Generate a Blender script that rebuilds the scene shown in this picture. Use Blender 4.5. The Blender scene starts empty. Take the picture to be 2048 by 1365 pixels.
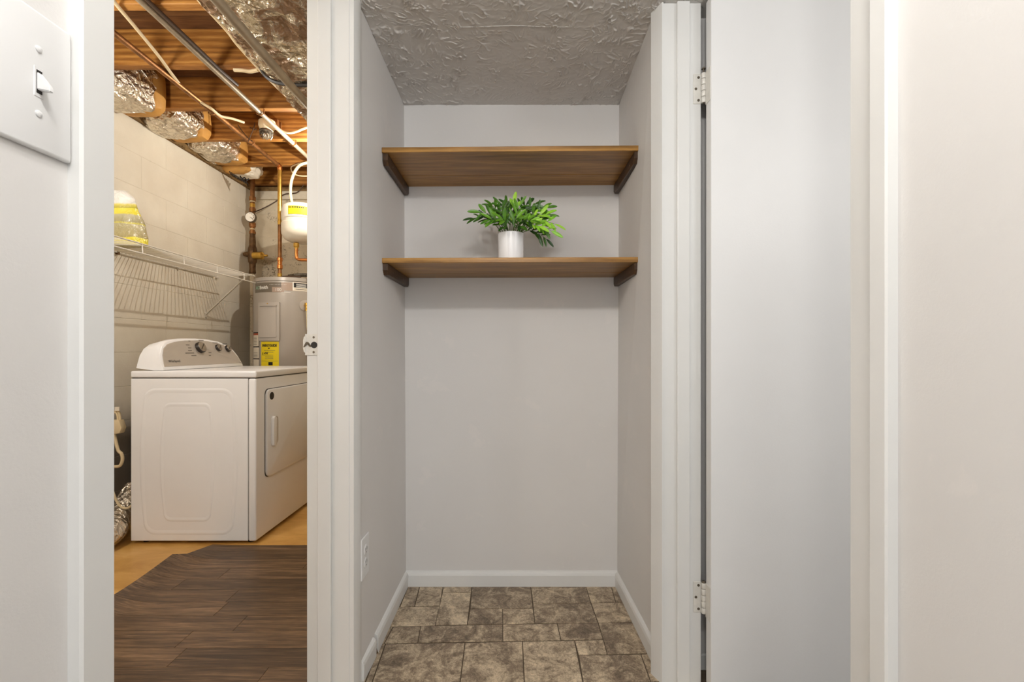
import bpy, bmesh, math, random
from mathutils import Vector, Matrix, noise

random.seed(7)
S = bpy.context.scene
COL = S.collection

# ------------------------------------------------------------------ camera, light, exposure
F, CX, HY, CZ = 910.0, 1024.0, 700.0, 1.019
cam_d = bpy.data.cameras.new('camera')
cam_d.sensor_width = 36.0
cam_d.lens = F / 2048 * 36
cam_d.shift_y = (HY - 682.5) / 2048
cam_d.clip_start = 0.01
cam = bpy.data.objects.new('camera', cam_d)
cam.location = (0, 0, CZ)
cam.rotation_euler = (math.pi / 2, 0, 0)
COL.objects.link(cam)
S.camera = cam

S.view_settings.view_transform = 'Standard'
S.view_settings.look = 'None'
S.view_settings.exposure = 0.05
S.view_settings.gamma = 1.0
S.view_settings.use_curve_mapping = False

w = bpy.data.worlds.new('world')
S.world = w
w.use_nodes = True
w.node_tree.nodes['Background'].inputs[0].default_value = (1, 0.97, 0.93, 1)
w.node_tree.nodes['Background'].inputs[1].default_value = 0.3


def point(name, loc, power, col, r=0.04):
    d = bpy.data.lights.new(name, 'POINT')
    d.energy = power
    d.color = col
    d.shadow_soft_size = r
    o = bpy.data.objects.new(name, d)
    o.location = loc
    COL.objects.link(o)
    return o


def area(name, loc, rot, sx, sy, power, col):
    d = bpy.data.lights.new(name, 'AREA')
    d.shape = 'RECTANGLE'
    d.size, d.size_y = sx, sy
    d.energy = power
    d.color = col
    o = bpy.data.objects.new(name, d)
    o.location = loc
    o.rotation_euler = rot
    COL.objects.link(o)
    return o


# two bulbs of the hall's ceiling light, right above the camera
point('hall_bulb_light', (-0.13, 0.02, 1.955), 12.0, (1.0, 0.98, 0.95), 0.035)
point('hall_bulb_light', (0.12, 0.04, 1.955), 12.0, (1.0, 0.98, 0.95), 0.035)
# added soft fill behind the camera, evening out hall and closet
area('rear_fill_light', (0.0, -3.6, 1.2), (math.pi / 2, 0, 0), 2.4, 2.0, 48, (0.96, 0.985, 1.0))
# unseen fill put in to brighten the open door and closet side wall
point('side_room_fill', (1.45, 0.15, 1.85), 20, (1.0, 0.985, 0.965), 0.2)
# bare bulb of the laundry room, hidden behind the door jamb
point('laundry_bulb_light', (-1.28, 3.05, 2.29), 24, (1.0, 0.95, 0.87), 0.007)
# two added fills outside the view, brightening dryer side, joists and wall
point('laundry_fill_light', (-1.9, -0.42, 2.2), 27, (1.0, 0.97, 0.93), 0.07)
point('laundry_fill_light', (-1.8, 1.35, 2.0), 31, (1.0, 0.97, 0.93), 0.12)

# ------------------------------------------------------------------ helpers


def at(px, py, Y):
    return Vector(((px - CX) * Y / F, Y, CZ - (py - HY) * Y / F))


def tag(o, label, cat=None, group=None, kind=None):
    o['label'] = label
    if cat:
        o['category'] = cat
    if group:
        o['group'] = group
    if kind:
        o['kind'] = kind
    return o


def empty(name, loc=(0, 0, 0), label=None, cat=None, group=None, kind=None):
    o = bpy.data.objects.new(name, None)
    o.location = loc
    COL.objects.link(o)
    if label:
        tag(o, label, cat, group, kind)
    return o


class MB:
    def __init__(self):
        self.bm = bmesh.new()

    def box(self, x0, x1, y0, y1, z0, z1, bev=0.0, seg=1):
        r = bmesh.ops.create_cube(self.bm, size=1.0)
        vs = r['verts']
        for v in vs:
            v.co = Vector(((x0 + x1) / 2 + v.co.x * (x1 - x0), (y0 + y1) / 2 + v.co.y * (y1 - y0),
                           (z0 + z1) / 2 + v.co.z * (z1 - z0)))
        if bev > 0:
            es = list({e for v in vs for e in v.link_edges})
            bmesh.ops.bevel(self.bm, geom=es, offset=bev, segments=seg, affect='EDGES', profile=0.5)
        return self

    def faces(self, verts, faces):
        bv = [self.bm.verts.new(v) for v in verts]
        for f in faces:
            try:
                self.bm.faces.new([bv[i] for i in f])
            except ValueError:
                pass
        return self

    def prism(self, poly, axis, a, b, bev=0.0, seg=1):
        """poly: list of 2D points; axis: 'x' (poly is y,z), 'y' (x,z), 'z' (x,y)"""
        def p3(p, t):
            return {'x': (t, p[0], p[1]), 'y': (p[0], t, p[1]), 'z': (p[0], p[1], t)}[axis]
        n = len(poly)
        va = [self.bm.verts.new(p3(p, a)) for p in poly]
        vb = [self.bm.verts.new(p3(p, b)) for p in poly]
        fs = [self.bm.faces.new(va), self.bm.faces.new(list(reversed(vb)))]
        for i in range(n):
            j = (i + 1) % n
            fs.append(self.bm.faces.new([va[j], va[i], vb[i], vb[j]]))
        if bev > 0:
            es = [e for e in fs[0].edges] + [e for e in fs[1].edges]
            bmesh.ops.bevel(self.bm, geom=es, offset=bev, segments=seg, affect='EDGES', profile=0.5)
        return self

    def tube(self, pts, r, n=10, cap=True):
        pts = [Vector(p) for p in pts]
        rad = r if isinstance(r, (list, tuple)) else [r] * len(pts)
        rings = []
        up = Vector((0, 0, 1))
        prev = None
        for i, p in enumerate(pts):
            t = (pts[min(i + 1, len(pts) - 1)] - pts[max(i - 1, 0)])
            if t.length < 1e-9:
                t = Vector((0, 0, 1))
            t.normalize()
            if prev is None:
                a = up if abs(t.z) < 0.9 else Vector((1, 0, 0))
                u = t.cross(a).normalized()
            else:
                u = (prev - t * prev.dot(t)).normalized()
            prev = u
            v = t.cross(u)
            rings.append([self.bm.verts.new(p + (u * math.cos(2 * math.pi * k / n) + v * math.sin(2 * math.pi * k / n)) * rad[i]) for k in range(n)])
        for i in range(len(rings) - 1):
            for k in range(n):
                self.bm.faces.new([rings[i][k], rings[i][(k + 1) % n], rings[i + 1][(k + 1) % n], rings[i + 1][k]])
        if cap:
            self.bm.faces.new(list(reversed(rings[0])))
            self.bm.faces.new(rings[-1])
        return self

    def lathe(self, prof, c=(0, 0, 0), d=(0, 0, 1), n=24):
        """prof: (radius, height) along direction d from c"""
        c = Vector(c)
        d = Vector(d).normalized()
        return self.tube_exact([c + d * h for r, h in prof], [max(r, 1e-4) for r, h in prof], d, n)

    def tube_exact(self, pts, rad, d, n):
        a = Vector((0, 0, 1)) if abs(d.z) < 0.9 else Vector((1, 0, 0))
        u = d.cross(a).normalized()
        v = d.cross(u)
        rings = [[self.bm.verts.new(p + (u * math.cos(2 * math.pi * k / n) + v * math.sin(2 * math.pi * k / n)) * r) for k in range(n)] for p, r in zip(pts, rad)]
        for i in range(len(rings) - 1):
            for k in range(n):
                self.bm.faces.new([rings[i][k], rings[i][(k + 1) % n], rings[i + 1][(k + 1) % n], rings[i + 1][k]])
        self.bm.faces.new(list(reversed(rings[0])))
        self.bm.faces.new(rings[-1])
        return self

    def mesh(self, name, mat=None, smooth=False, angle=35):
        bmesh.ops.recalc_face_normals(self.bm, faces=self.bm.faces[:])
        m = bpy.data.meshes.new(name)
        if smooth:
            for f in self.bm.faces:
                f.smooth = True
            for e in self.bm.edges:
                if len(e.link_faces) == 2 and e.calc_face_angle(0) > math.radians(angle):
                    e.smooth = False
        self.bm.to_mesh(m)
        self.bm.free()
        if mat:
            m.materials.append(mat)
        return m

    def build(self, name, mat, parent=None, smooth=False, angle=35):
        m = self.mesh(name, mat, smooth, angle)
        o = bpy.data.objects.new(name, m)
        COL.objects.link(o)
        if parent:
            o.parent = parent
            # all geometry is written in world coordinates; parents may stand anywhere
            o.matrix_parent_inverse = Matrix.Translation(-Vector(world_loc(parent)))
        return o


def world_loc(o):
    v = Vector(o.location)
    if o.parent:
        v = v + Vector(world_loc(o.parent)) + o.matrix_parent_inverse.translation
    return v


def inst(name, mesh, parent, matrix=None):
    o = bpy.data.objects.new(name, mesh)
    COL.objects.link(o)
    if matrix is not None:
        o.matrix_world = matrix
    if parent:
        o.parent = parent
        o.matrix_parent_inverse = Matrix.Translation(-Vector(world_loc(parent)))
    return o


def smooth_path(pts, n=8):
    pts = [Vector(p) for p in pts]
    out = []
    for i in range(len(pts) - 1):
        p0, p1, p2, p3 = pts[max(i - 1, 0)], pts[i], pts[i + 1], pts[min(i + 2, len(pts) - 1)]
        for k in range(n):
            t = k / n
            out.append(0.5 * ((2 * p1) + (p2 - p0) * t + (2 * p0 - 5 * p1 + 4 * p2 - p3) * t * t + (3 * p1 - p0 - 3 * p2 + p3) * t ** 3))
    out.append(pts[-1])
    return out


def lettering(body, size, fn, mat, parent, name='lettering', bold=0.0, align='LEFT', squeeze=1.0):
    cu = bpy.data.curves.new('t', 'FONT')
    cu.body = body
    cu.size = size
    cu.align_x = align
    cu.offset = bold
    cu.resolution_u = 3
    to = bpy.data.objects.new('t', cu)
    COL.objects.link(to)
    dg = bpy.context.evaluated_depsgraph_get()
    me = bpy.data.meshes.new_from_object(to.evaluated_get(dg))
    bpy.data.objects.remove(to)
    bpy.data.curves.remove(cu)
    me.name = name
    for v in me.vertices:
        v.co = fn(v.co.x * squeeze, v.co.y)
    me.materials.clear()
    me.materials.append(mat)
    o = bpy.data.objects.new(name, me)
    COL.objects.link(o)
    if parent:
        o.parent = parent
        o.matrix_parent_inverse = Matrix.Translation(-Vector(world_loc(parent)))
    return o


# ------------------------------------------------------------------ materials
def srgb(r, g, b):
    f = lambda c: (c / 255 / 12.92) if c / 255 <= 0.04045 else ((c / 255 + 0.055) / 1.055) ** 2.4
    return (f(r), f(g), f(b), 1)


class NT:
    def __init__(self, name, rough=0.5, metal=0.0, spec=0.5):
        m = bpy.data.materials.new(name)
        m.use_nodes = True
        self.m = m
        self.t = m.node_tree
        self.b = self.t.nodes['Principled BSDF']
        self.b.inputs['Roughness'].default_value = rough
        self.b.inputs['Metallic'].default_value = metal
        self.b.inputs['Specular IOR Level'].default_value = spec
        self.tc = self.n('ShaderNodeTexCoord')

    def n(self, kind, **kw):
        nd = self.t.nodes.new(kind)
        for k, v in kw.items():
            if k in nd.inputs:
                nd.inputs[k].default_value = v
            else:
                setattr(nd, k, v)
        return nd

    def l(self, a, b):
        self.t.links.new(a, b)

    def coords(self, scale=(1, 1, 1), rot=(0, 0, 0)):
        mp = self.n('ShaderNodeMapping')
        mp.inputs['Scale'].default_value = scale
        mp.inputs['Rotation'].default_value = rot
        self.l(self.tc.outputs['Object'], mp.inputs['Vector'])
        return mp.outputs[0]

    def noise(self, vec, scale, detail=4, rough=0.55, dist=0.0):
        nd = self.n('ShaderNodeTexNoise')
        nd.inputs['Scale'].default_value = scale
        nd.inputs['Detail'].default_value = detail
        nd.inputs['Roughness'].default_value = rough
        nd.inputs['Distortion'].default_value = dist
        self.l(vec, nd.inputs['Vector'])
        return nd.outputs['Fac']

    def ramp(self, fac, stops):
        nd = self.n('ShaderNodeValToRGB')
        el = nd.color_ramp.elements
        while len(el) < len(stops):
            el.new(0.5)
        for e, (p, c) in zip(el, stops):
            e.position = p
            e.color = c
        self.l(fac, nd.inputs[0])
        return nd.outputs[0]

    def mix(self, fac, a, b, blend='MIX'):
        nd = self.n('ShaderNodeMix', data_type='RGBA', blend_type=blend)
        for sock, v in ((nd.inputs[0], fac), (nd.inputs[6], a), (nd.inputs[7], b)):
            if hasattr(v, 'links'):
                self.l(v, sock)
            else:
                sock.default_value = v
        return nd.outputs[2]

    def math(self, op, a, b=0.0):
        nd = self.n('ShaderNodeMath', operation=op)
        for sock, v in ((nd.inputs[0], a), (nd.inputs[1], b)):
            if hasattr(v, 'links'):
                self.l(v, sock)
            else:
                sock.default_value = v
        return nd.outputs[0]

    def color(self, c):
        if hasattr(c, 'links'):
            self.l(c, self.b.inputs['Base Color'])
        else:
            self.b.inputs['Base Color'].default_value = c
        return self

    def bump(self, h, strength=0.3, dist=0.01):
        nd = self.n('ShaderNodeBump')
        nd.inputs['Strength'].default_value = strength
        nd.inputs['Distance'].default_value = dist
        self.l(h, nd.inputs['Height'])
        self.l(nd.outputs[0], self.b.inputs['Normal'])
        return self


def plain(name, c, rough=0.5, metal=0.0, spec=0.5, var=0.04, scale=6, bump=0.0, bscale=200):
    k = NT(name, rough, metal, spec)
    v = k.coords()
    n = k.noise(v, scale, 3)
    lo = tuple(x * (1 - var) for x in c[:3]) + (1,)
    hi = tuple(min(1, x * (1 + var)) for x in c[:3]) + (1,)
    k.color(k.ramp(n, [(0.3, lo), (0.7, hi)]))
    if bump:
        k.bump(k.noise(v, bscale, 3), bump, 0.002)
    return k.m


# painted drywall of hall and closet
def wall_paint():
    k = NT('grey_wall_paint', 0.62, 0, 0.35)
    v = k.coords()
    base = k.ramp(k.noise(v, 2.5, 3), [(0.3, srgb(217, 215, 213)), (0.7, srgb(221, 219, 217))])
    touch = k.ramp(k.noise(v, 5.5, 5, 0.65, 0.4), [(0.62, (0, 0, 0, 1)), (0.66, (1, 1, 1, 1))])
    base = k.mix(k.math('MULTIPLY', touch, 0.45), base, srgb(226, 222, 219))
    k.color(base)
    k.bump(k.noise(v, 260, 3), 0.12, 0.002)
    return k.m


M = {}
M['wall'] = wall_paint()
M['trim'] = plain('white_semi_gloss_paint', srgb(224, 224, 222), 0.36, 0, 0.5, 0.02, 5, 0.05, 60)
M['door'] = plain('white_door_paint', srgb(234, 234, 234), 0.42, 0, 0.45, 0.015, 4, 0.08, 180)
M['plate'] = plain('white_plastic', srgb(226, 226, 226), 0.32, 0, 0.5, 0.01)
M['slot'] = plain('dark_slot', srgb(40, 38, 36), 0.6)
M['paint_chip'] = plain('painted_steel', srgb(222, 220, 214), 0.4, 0.1, 0.5, 0.05, 60, 0.3, 120)
M['worn_steel'] = plain('worn_steel', srgb(120, 112, 100), 0.4, 0.8, 0.5, 0.3, 90)
M['plug'] = plain('putty_plug', srgb(168, 160, 152), 0.7)


def knockdown():
    k = NT('textured_ceiling_paint', 0.5, 0, 0.4)
    v = k.coords()
    n1 = k.noise(v, 26, 2, 0.5, 1.6)
    ridge = k.math('ABSOLUTE', k.math('SUBTRACT', n1, 0.5))
    ridge = k.ramp(ridge, [(0.0, (1, 1, 1, 1)), (0.018, (0.35, 0.35, 0.35, 1)), (0.06, (0, 0, 0, 1))])
    brk = k.ramp(k.noise(v, 38, 3), [(0.42, (0, 0, 0, 1)), (0.6, (1, 1, 1, 1))])
    n2 = k.noise(v, 60, 4, 0.6, 1.2)
    h = k.math('ADD', k.math('MULTIPLY', ridge, brk), k.math('MULTIPLY', n2, 0.5))
    k.color(k.ramp(k.noise(v, 3, 3), [(0.3, srgb(196, 194, 190)), (0.7, srgb(207, 204, 199))]))
    k.bump(h, 0.75, 0.007)
    return k.m


M['ceiling'] = knockdown()
M['ceiling_plain'] = plain('plaster_ceiling_paint', srgb(212, 209, 205), 0.42, 0, 0.5, 0.03, 3)


def wood(name, dark, mid, light, axis='x', rough=0.45, gs=1.0, knots=True, spec=0.4, rnd=True):
    k = NT(name, rough, 0, spec)
    sc = {'x': (1.2, 14, 14), 'y': (14, 1.2, 14), 'z': (14, 14, 1.2)}[axis]
    tc = k.tc.outputs['Object']
    if rnd:
        oi = k.n('ShaderNodeObjectInfo')
        ad = k.n('ShaderNodeVectorMath', operation='ADD')
        k.l(tc, ad.inputs[0])
        sc2 = k.n('ShaderNodeMath', operation='MULTIPLY')
        k.l(oi.outputs['Random'], sc2.inputs[0])
        sc2.inputs[1].default_value = 17.0
        k.l(sc2.outputs[0], ad.inputs[1])
        tc = ad.outputs[0]
    mp = k.n('ShaderNodeMapping')
    mp.inputs['Scale'].default_value = tuple(s * gs for s in sc)
    k.l(tc, mp.inputs['Vector'])
    v = mp.outputs[0]
    wv = k.n('ShaderNodeTexWave', wave_type='BANDS', bands_direction={'x': 'Z', 'y': 'X', 'z': 'X'}[axis])
    wv.inputs['Scale'].default_value = 0.9
    wv.inputs['Distortion'].default_value = 5.5
    wv.inputs['Detail'].default_value = 3
    wv.inputs['Detail Scale'].default_value = 1.2
    k.l(v, wv.inputs['Vector'])
    fine = k.noise(v, 5, 6, 0.65)
    fac = k.math('ADD', k.math('MULTIPLY', wv.outputs['Fac'], 0.2), k.math('MULTIPLY', fine, 0.8))
    c = k.ramp(fac, [(0.2, dark), (0.5, mid), (0.8, light)])
    if knots:
        mp2 = k.n('ShaderNodeMapping')
        mp2.inputs['Scale'].default_value = {'x': (2.4, 4.5, 4.5), 'y': (4.5, 2.4, 4.5), 'z': (4.5, 4.5, 2.4)}[axis]
        k.l(tc, mp2.inputs['Vector'])
        vo = k.n('ShaderNodeTexVoronoi')
        vo.inputs['Scale'].default_value = 1.0
        k.l(mp2.outputs[0], vo.inputs['Vector'])
        kn = k.ramp(vo.outputs['Distance'], [(0.06, (1, 1, 1, 1)), (0.15, (0, 0, 0, 1))])
        c = k.mix(k.math('MULTIPLY', kn, 0.8), c, tuple(x * 0.35 for x in dark[:3]) + (1,))
    k.color(c)
    k.bump(fine, 0.25, 0.003)
    return k.m


M['joist'] = wood('joist_pine', srgb(92, 54, 18), srgb(156, 102, 42), srgb(204, 150, 76), 'x', 0.6, 0.8)
M['subfloor'] = wood('subfloor_boards', srgb(78, 48, 24), srgb(112, 74, 40), srgb(142, 100, 58), 'x', 0.7, 1.0, False)
M['shelf_wood'] = wood('stained_shelf_pine', srgb(102, 70, 30), srgb(152, 110, 52), srgb(196, 148, 78), 'x', 0.35, 0.9, False)
M['cleat_wood'] = wood('dark_stained_cleat', srgb(44, 30, 18), srgb(70, 48, 28), srgb(96, 68, 40), 'y', 0.4, 1.0, False)


def stone_tile():
    k = NT('printed_stone_tile', 0.42, 0, 0.4)
    oi = k.n('ShaderNodeObjectInfo')
    ad = k.n('ShaderNodeVectorMath', operation='ADD')
    k.l(k.tc.outputs['Object'], ad.inputs[0])
    mm = k.math('MULTIPLY', oi.outputs['Random'], 9.0)
    k.l(mm, ad.inputs[1])
    v = ad.outputs[0]
    a = k.noise(v, 13, 8, 0.72, 0.9)
    b = k.noise(v, 95, 6, 0.75, 1.0)
    f = k.math('ADD', k.math('MULTIPLY', a, 0.6), k.math('MULTIPLY', b, 0.4))
    f = k.math('ADD', f, k.math('MULTIPLY', k.math('SUBTRACT', oi.outputs['Random'], 0.5), 0.07))
    c = k.ramp(f, [(0.36, srgb(94, 80, 65)), (0.46, srgb(140, 123, 103)), (0.53, srgb(186, 168, 142)), (0.62, srgb(226, 208, 178))])
    vein = k.math('ABSOLUTE', k.math('SUBTRACT', k.noise(v, 20, 5, 0.6, 2.0), 0.5))
    vm = k.ramp(vein, [(0.0, (1, 1, 1, 1)), (0.02, (0, 0, 0, 1))])
    c = k.mix(k.math('MULTIPLY', vm, 0.4), c, srgb(84, 68, 52))
    k.color(c)
    k.bump(b, 0.3, 0.002)
    return k.m


M['tile'] = stone_tile()
M['grout'] = plain('brown_grout', srgb(92, 80, 66), 0.8, 0, 0.2, 0.1, 40)


def vinyl_plank():
    k = NT('brown_plank_vinyl', 0.38, 0, 0.4)
    oi = k.n('ShaderNodeObjectInfo')
    ad = k.n('ShaderNodeVectorMath', operation='ADD')
    k.l(k.tc.outputs['Object'], ad.inputs[0])
    k.l(k.math('MULTIPLY', oi.outputs['Random'], 23.0), ad.inputs[1])
    mp = k.n('ShaderNodeMapping')
    mp.inputs['Scale'].default_value = (1.3, 26, 10)
    k.l(ad.outputs[0], mp.inputs['Vector'])
    v = mp.outputs[0]
    n1 = k.noise(v, 2.2, 7, 0.7, 0.6)
    n2 = k.noise(v, 11, 4, 0.6)
    f = k.math('ADD', k.math('MULTIPLY', n1, 0.7), k.math('MULTIPLY', n2, 0.3))
    f = k.math('ADD', f, k.math('MULTIPLY', k.math('SUBTRACT', oi.outputs['Random'], 0.5), 0.08))
    k.color(k.ramp(f, [(0.34, srgb(52, 38, 27)), (0.48, srgb(86, 65, 45)), (0.58, srgb(118, 92, 66)), (0.70, srgb(160, 130, 98))]))
    k.bump(n2, 0.2, 0.001)
    return k.m


M['vinyl'] = vinyl_plank()


def osb():
    k = NT('tan_painted_subfloor', 0.4, 0, 0.45)
    v = k.coords((1, 2.2, 1))
    a = k.noise(v, 3.5, 6, 0.6, 0.5)
    c = k.ramp(a, [(0.3, srgb(188, 138, 66)), (0.55, srgb(212, 164, 90)), (0.75, srgb(226, 184, 116))])
    spl = k.ramp(k.noise(v, 30, 4, 0.7), [(0.68, (0, 0, 0, 1)), (0.74, (1, 1, 1, 1))])
    c = k.mix(k.math('MULTIPLY', spl, 0.5), c, srgb(222, 204, 166))
    k.color(c)
    return k.m


M['tanfloor'] = osb()


def block_paint():
    k = NT('cream_painted_block', 0.75, 0, 0.25)
    v = k.coords()
    base = k.ramp(k.noise(v, 4, 4), [(0.3, srgb(210, 201, 184)), (0.7, srgb(222, 215, 199))])
    pits = k.ramp(k.noise(v, 34, 5, 0.7, 1.0), [(0.69, (0, 0, 0, 1)), (0.735, (1, 1, 1, 1))])
    base = k.mix(k.math('MULTIPLY', pits, 0.55), base, srgb(118, 102, 80))
    # blocks turn darker brown towards the floor
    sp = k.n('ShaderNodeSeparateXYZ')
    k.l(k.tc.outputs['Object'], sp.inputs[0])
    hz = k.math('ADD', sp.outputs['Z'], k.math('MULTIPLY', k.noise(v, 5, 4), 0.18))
    low_dark = k.ramp(hz, [(0.62, (1, 1, 1, 1)), (0.84, (0, 0, 0, 1))])
    base = k.mix(k.math('MULTIPLY', low_dark, 0.85), base, srgb(92, 80, 66))
    k.color(base)
    k.bump(k.noise(v, 120, 5, 0.7), 0.35, 0.004)
    return k.m


def block_stained():
    k = NT('stained_painted_block', 0.75, 0, 0.25)
    v = k.coords()
    base = k.ramp(k.noise(v, 4, 4), [(0.3, srgb(190, 176, 150)), (0.7, srgb(214, 202, 178))])
    st = k.ramp(k.noise(v, 6.5, 6, 0.75, 0.8), [(0.52, (0, 0, 0, 1)), (0.62, (1, 1, 1, 1))])
    speck = k.ramp(k.noise(v, 75, 4, 0.75), [(0.48, (0, 0, 0, 1)), (0.56, (1, 1, 1, 1))])
    base = k.mix(k.math('MULTIPLY', k.math('MULTIPLY', st, speck), 0.85), base, srgb(82, 68, 50))
    k.color(base)
    k.bump(k.noise(v, 120, 5, 0.7), 0.35, 0.004)
    return k.m


M['block'] = block_paint()
M['block_back'] = block_stained()
M['mortar'] = plain('painted_mortar', srgb(204, 194, 174), 0.85, 0, 0.2, 0.05, 40)


def foil(name, c, rough=0.22, sc=28, tears=False):
    k = NT(name, rough, 0.92, 0.5)
    v = k.coords()
    vo = k.n('ShaderNodeTexVoronoi')
    vo.inputs['Scale'].default_value = sc
    nz = k.n('ShaderNodeTexNoise')
    nz.inputs['Scale'].default_value = 14
    k.l(v, nz.inputs['Vector'])
    mx = k.n('ShaderNodeVectorMath', operation='MULTIPLY_ADD')
    k.l(nz.outputs['Color'], mx.inputs[0])
    mx.inputs[1].default_value = (0.09, 0.09, 0.09)
    k.l(v, mx.inputs[2])
    k.l(mx.outputs[0], vo.inputs['Vector'])
    h = k.math('ADD', vo.outputs['Distance'], k.math('MULTIPLY', k.noise(v, 60, 3, 0.6, 1.5), 0.35))
    if tears:
        t_ = k.ramp(k.noise(v, 7, 5, 0.65, 0.8), [(0.49, (0, 0, 0, 1)), (0.54, (1, 1, 1, 1))])
        t_ = k.math('MULTIPLY', t_, 0.85)
        c = k.mix(t_, c, srgb(128, 82, 26))
        k.l(k.math('SUBTRACT', 0.95, t_), k.b.inputs['Metallic'])
    k.color(c)
    k.bump(h, 0.9, 0.02)
    return k.m


M['foil'] = foil('crinkled_foil', srgb(236, 226, 208))
M['foil_duct'] = foil('duct_foil', srgb(240, 230, 208), 0.2, 30, True)
M['kraft'] = plain('kraft_paper', srgb(190, 140, 72), 0.6, 0, 0.3, 0.12, 12, 0.3, 30)
M['copper'] = plain('copper', srgb(206, 132, 72), 0.3, 0.9, 0.5, 0.25, 18)
M['old_copper'] = plain('tarnished_copper', srgb(150, 104, 62), 0.45, 0.7, 0.5, 0.35, 22, 0.3, 90)
M['aged_pipe'] = plain('corroded_brass', srgb(104, 78, 50), 0.55, 0.5, 0.4, 0.45, 30, 0.5, 80)
M['brass'] = plain('brass', srgb(208, 166, 80), 0.3, 0.9, 0.5, 0.15, 25)
M['conduit'] = plain('grey_conduit', srgb(158, 144, 122), 0.45, 0.35, 0.5, 0.15, 16)
M['cable'] = plain('cream_cable', srgb(222, 202, 162), 0.5, 0, 0.4, 0.06)
M['pvc'] = plain('cream_pvc', srgb(226, 212, 172), 0.35, 0, 0.5, 0.04)
M['black_wire'] = plain('dark_wire', srgb(70, 50, 34), 0.5)
M['strap'] = plain('black_strap', srgb(40, 34, 28), 0.5)
M['dryer'] = plain('white_enamel', srgb(238, 238, 238), 0.22, 0, 0.5, 0.01)
M['dryer_panel'] = plain('warm_grey_panel', srgb(186, 178, 168), 0.3, 0.2, 0.5, 0.02)
M['seam'] = plain('dark_seam', srgb(62, 56, 50), 0.6)
M['knob_dark'] = plain('dark_knob_side', srgb(48, 42, 36), 0.35, 0.2)
M['knob_face'] = plain('brushed_knob_face', srgb(160, 150, 136), 0.35, 0.6, 0.5, 0.1, 50)
M['tank_grey'] = plain('grey_tank_enamel', srgb(176, 168, 158), 0.3, 0.1, 0.5, 0.03, 3)
M['tank_cover'] = plain('grey_cover', srgb(180, 172, 162), 0.4, 0, 0.5, 0.02, 3)
M['white_tank'] = plain('white_tank_enamel', srgb(232, 224, 206), 0.22, 0, 0.5, 0.02)
M['blue'] = plain('blue_plastic', srgb(96, 136, 196), 0.4)
M['yellow'] = plain('yellow_label', srgb(240, 214, 24), 0.5, 0, 0.4, 0.02)
M['ink'] = plain('black_ink', srgb(24, 22, 20), 0.6)
M['grey_ink'] = plain('grey_ink', srgb(96, 90, 82), 0.6)
M['white_ink'] = plain('white_ink', srgb(240, 238, 230), 0.5)
M['green_ink'] = plain('green_ink', srgb(150, 200, 170), 0.5)
M['label_white'] = plain('white_label', srgb(226, 216, 198), 0.5)
M['label_red'] = plain('red_label', srgb(170, 76, 44), 0.5)
M['label_grey'] = plain('badge_grey', srgb(112, 102, 88), 0.4)
M['label_mid'] = plain('badge_taupe', srgb(168, 146, 128), 0.4)
M['wire'] = plain('white_coated_wire', srgb(214, 208, 196), 0.35, 0, 0.5, 0.03)
M['porcelain'] = plain('white_porcelain', srgb(228, 214, 178), 0.25)
M['pot'] = plain('white_ceramic', srgb(240, 240, 242), 0.3, 0, 0.5, 0.01)
M['soil'] = plain('dark_moss', srgb(44, 56, 28), 0.9, 0, 0.2, 0.4, 60, 0.6, 60)
M['dial'] = plain('gauge_dial', srgb(236, 230, 218), 0.3)
M['rubber'] = plain('black_rubber', srgb(30, 28, 26), 0.6)
M['dark_gap_box'] = plain('dark_brown_box', srgb(70, 58, 46), 0.6, 0, 0.3, 0.2, 10)
M['wood_plate'] = plain('dirty_sill_wood', srgb(128, 102, 66), 0.8, 0, 0.2, 0.35, 18, 0.4, 60)


def glass_mat(name, c, alpha_rough=0.05):
    k = NT(name, alpha_rough, 0, 0.5)
    k.b.inputs['Transmission Weight'].default_value = 1.0
    k.b.inputs['IOR'].default_value = 1.3
    k.color(c)
    return k.m


M['glass'] = glass_mat('clear_bulb_glass', (0.95, 0.93, 0.88, 1))


def emis(name, c, s):
    k = NT(name, 0.4)
    k.color(c)
    k.b.inputs['Emission Color'].default_value = c
    k.b.inputs['Emission Strength'].default_value = s
    return k.m


M['bulb_lit'] = emis('lit_bulb', (1, 0.9, 0.75, 1), 3.0)


def leafmat(name, a, b, seed):
    k = NT(name, 0.38, 0, 0.45)
    v = k.coords()
    oi = k.n('ShaderNodeObjectInfo')
    f = k.math('ADD', k.math('MULTIPLY', k.noise(v, 70, 3), 0.5), k.math('MULTIPLY', oi.outputs['Random'], 0.5))
    k.color(k.ramp(f, [(0.25, a), (0.75, b)]))
    return k.m


M['leaf_dark'] = leafmat('dark_green_leaf', srgb(28, 60, 18), srgb(68, 112, 30), 1)
M['leaf_mid'] = leafmat('green_leaf', srgb(54, 102, 24), srgb(104, 156, 38), 2)
M['leaf_light'] = leafmat('yellow_green_leaf', srgb(116, 178, 44), srgb(160, 208, 66), 3)
M['stem'] = plain('green_stem', srgb(70, 90, 36), 0.5)


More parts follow.
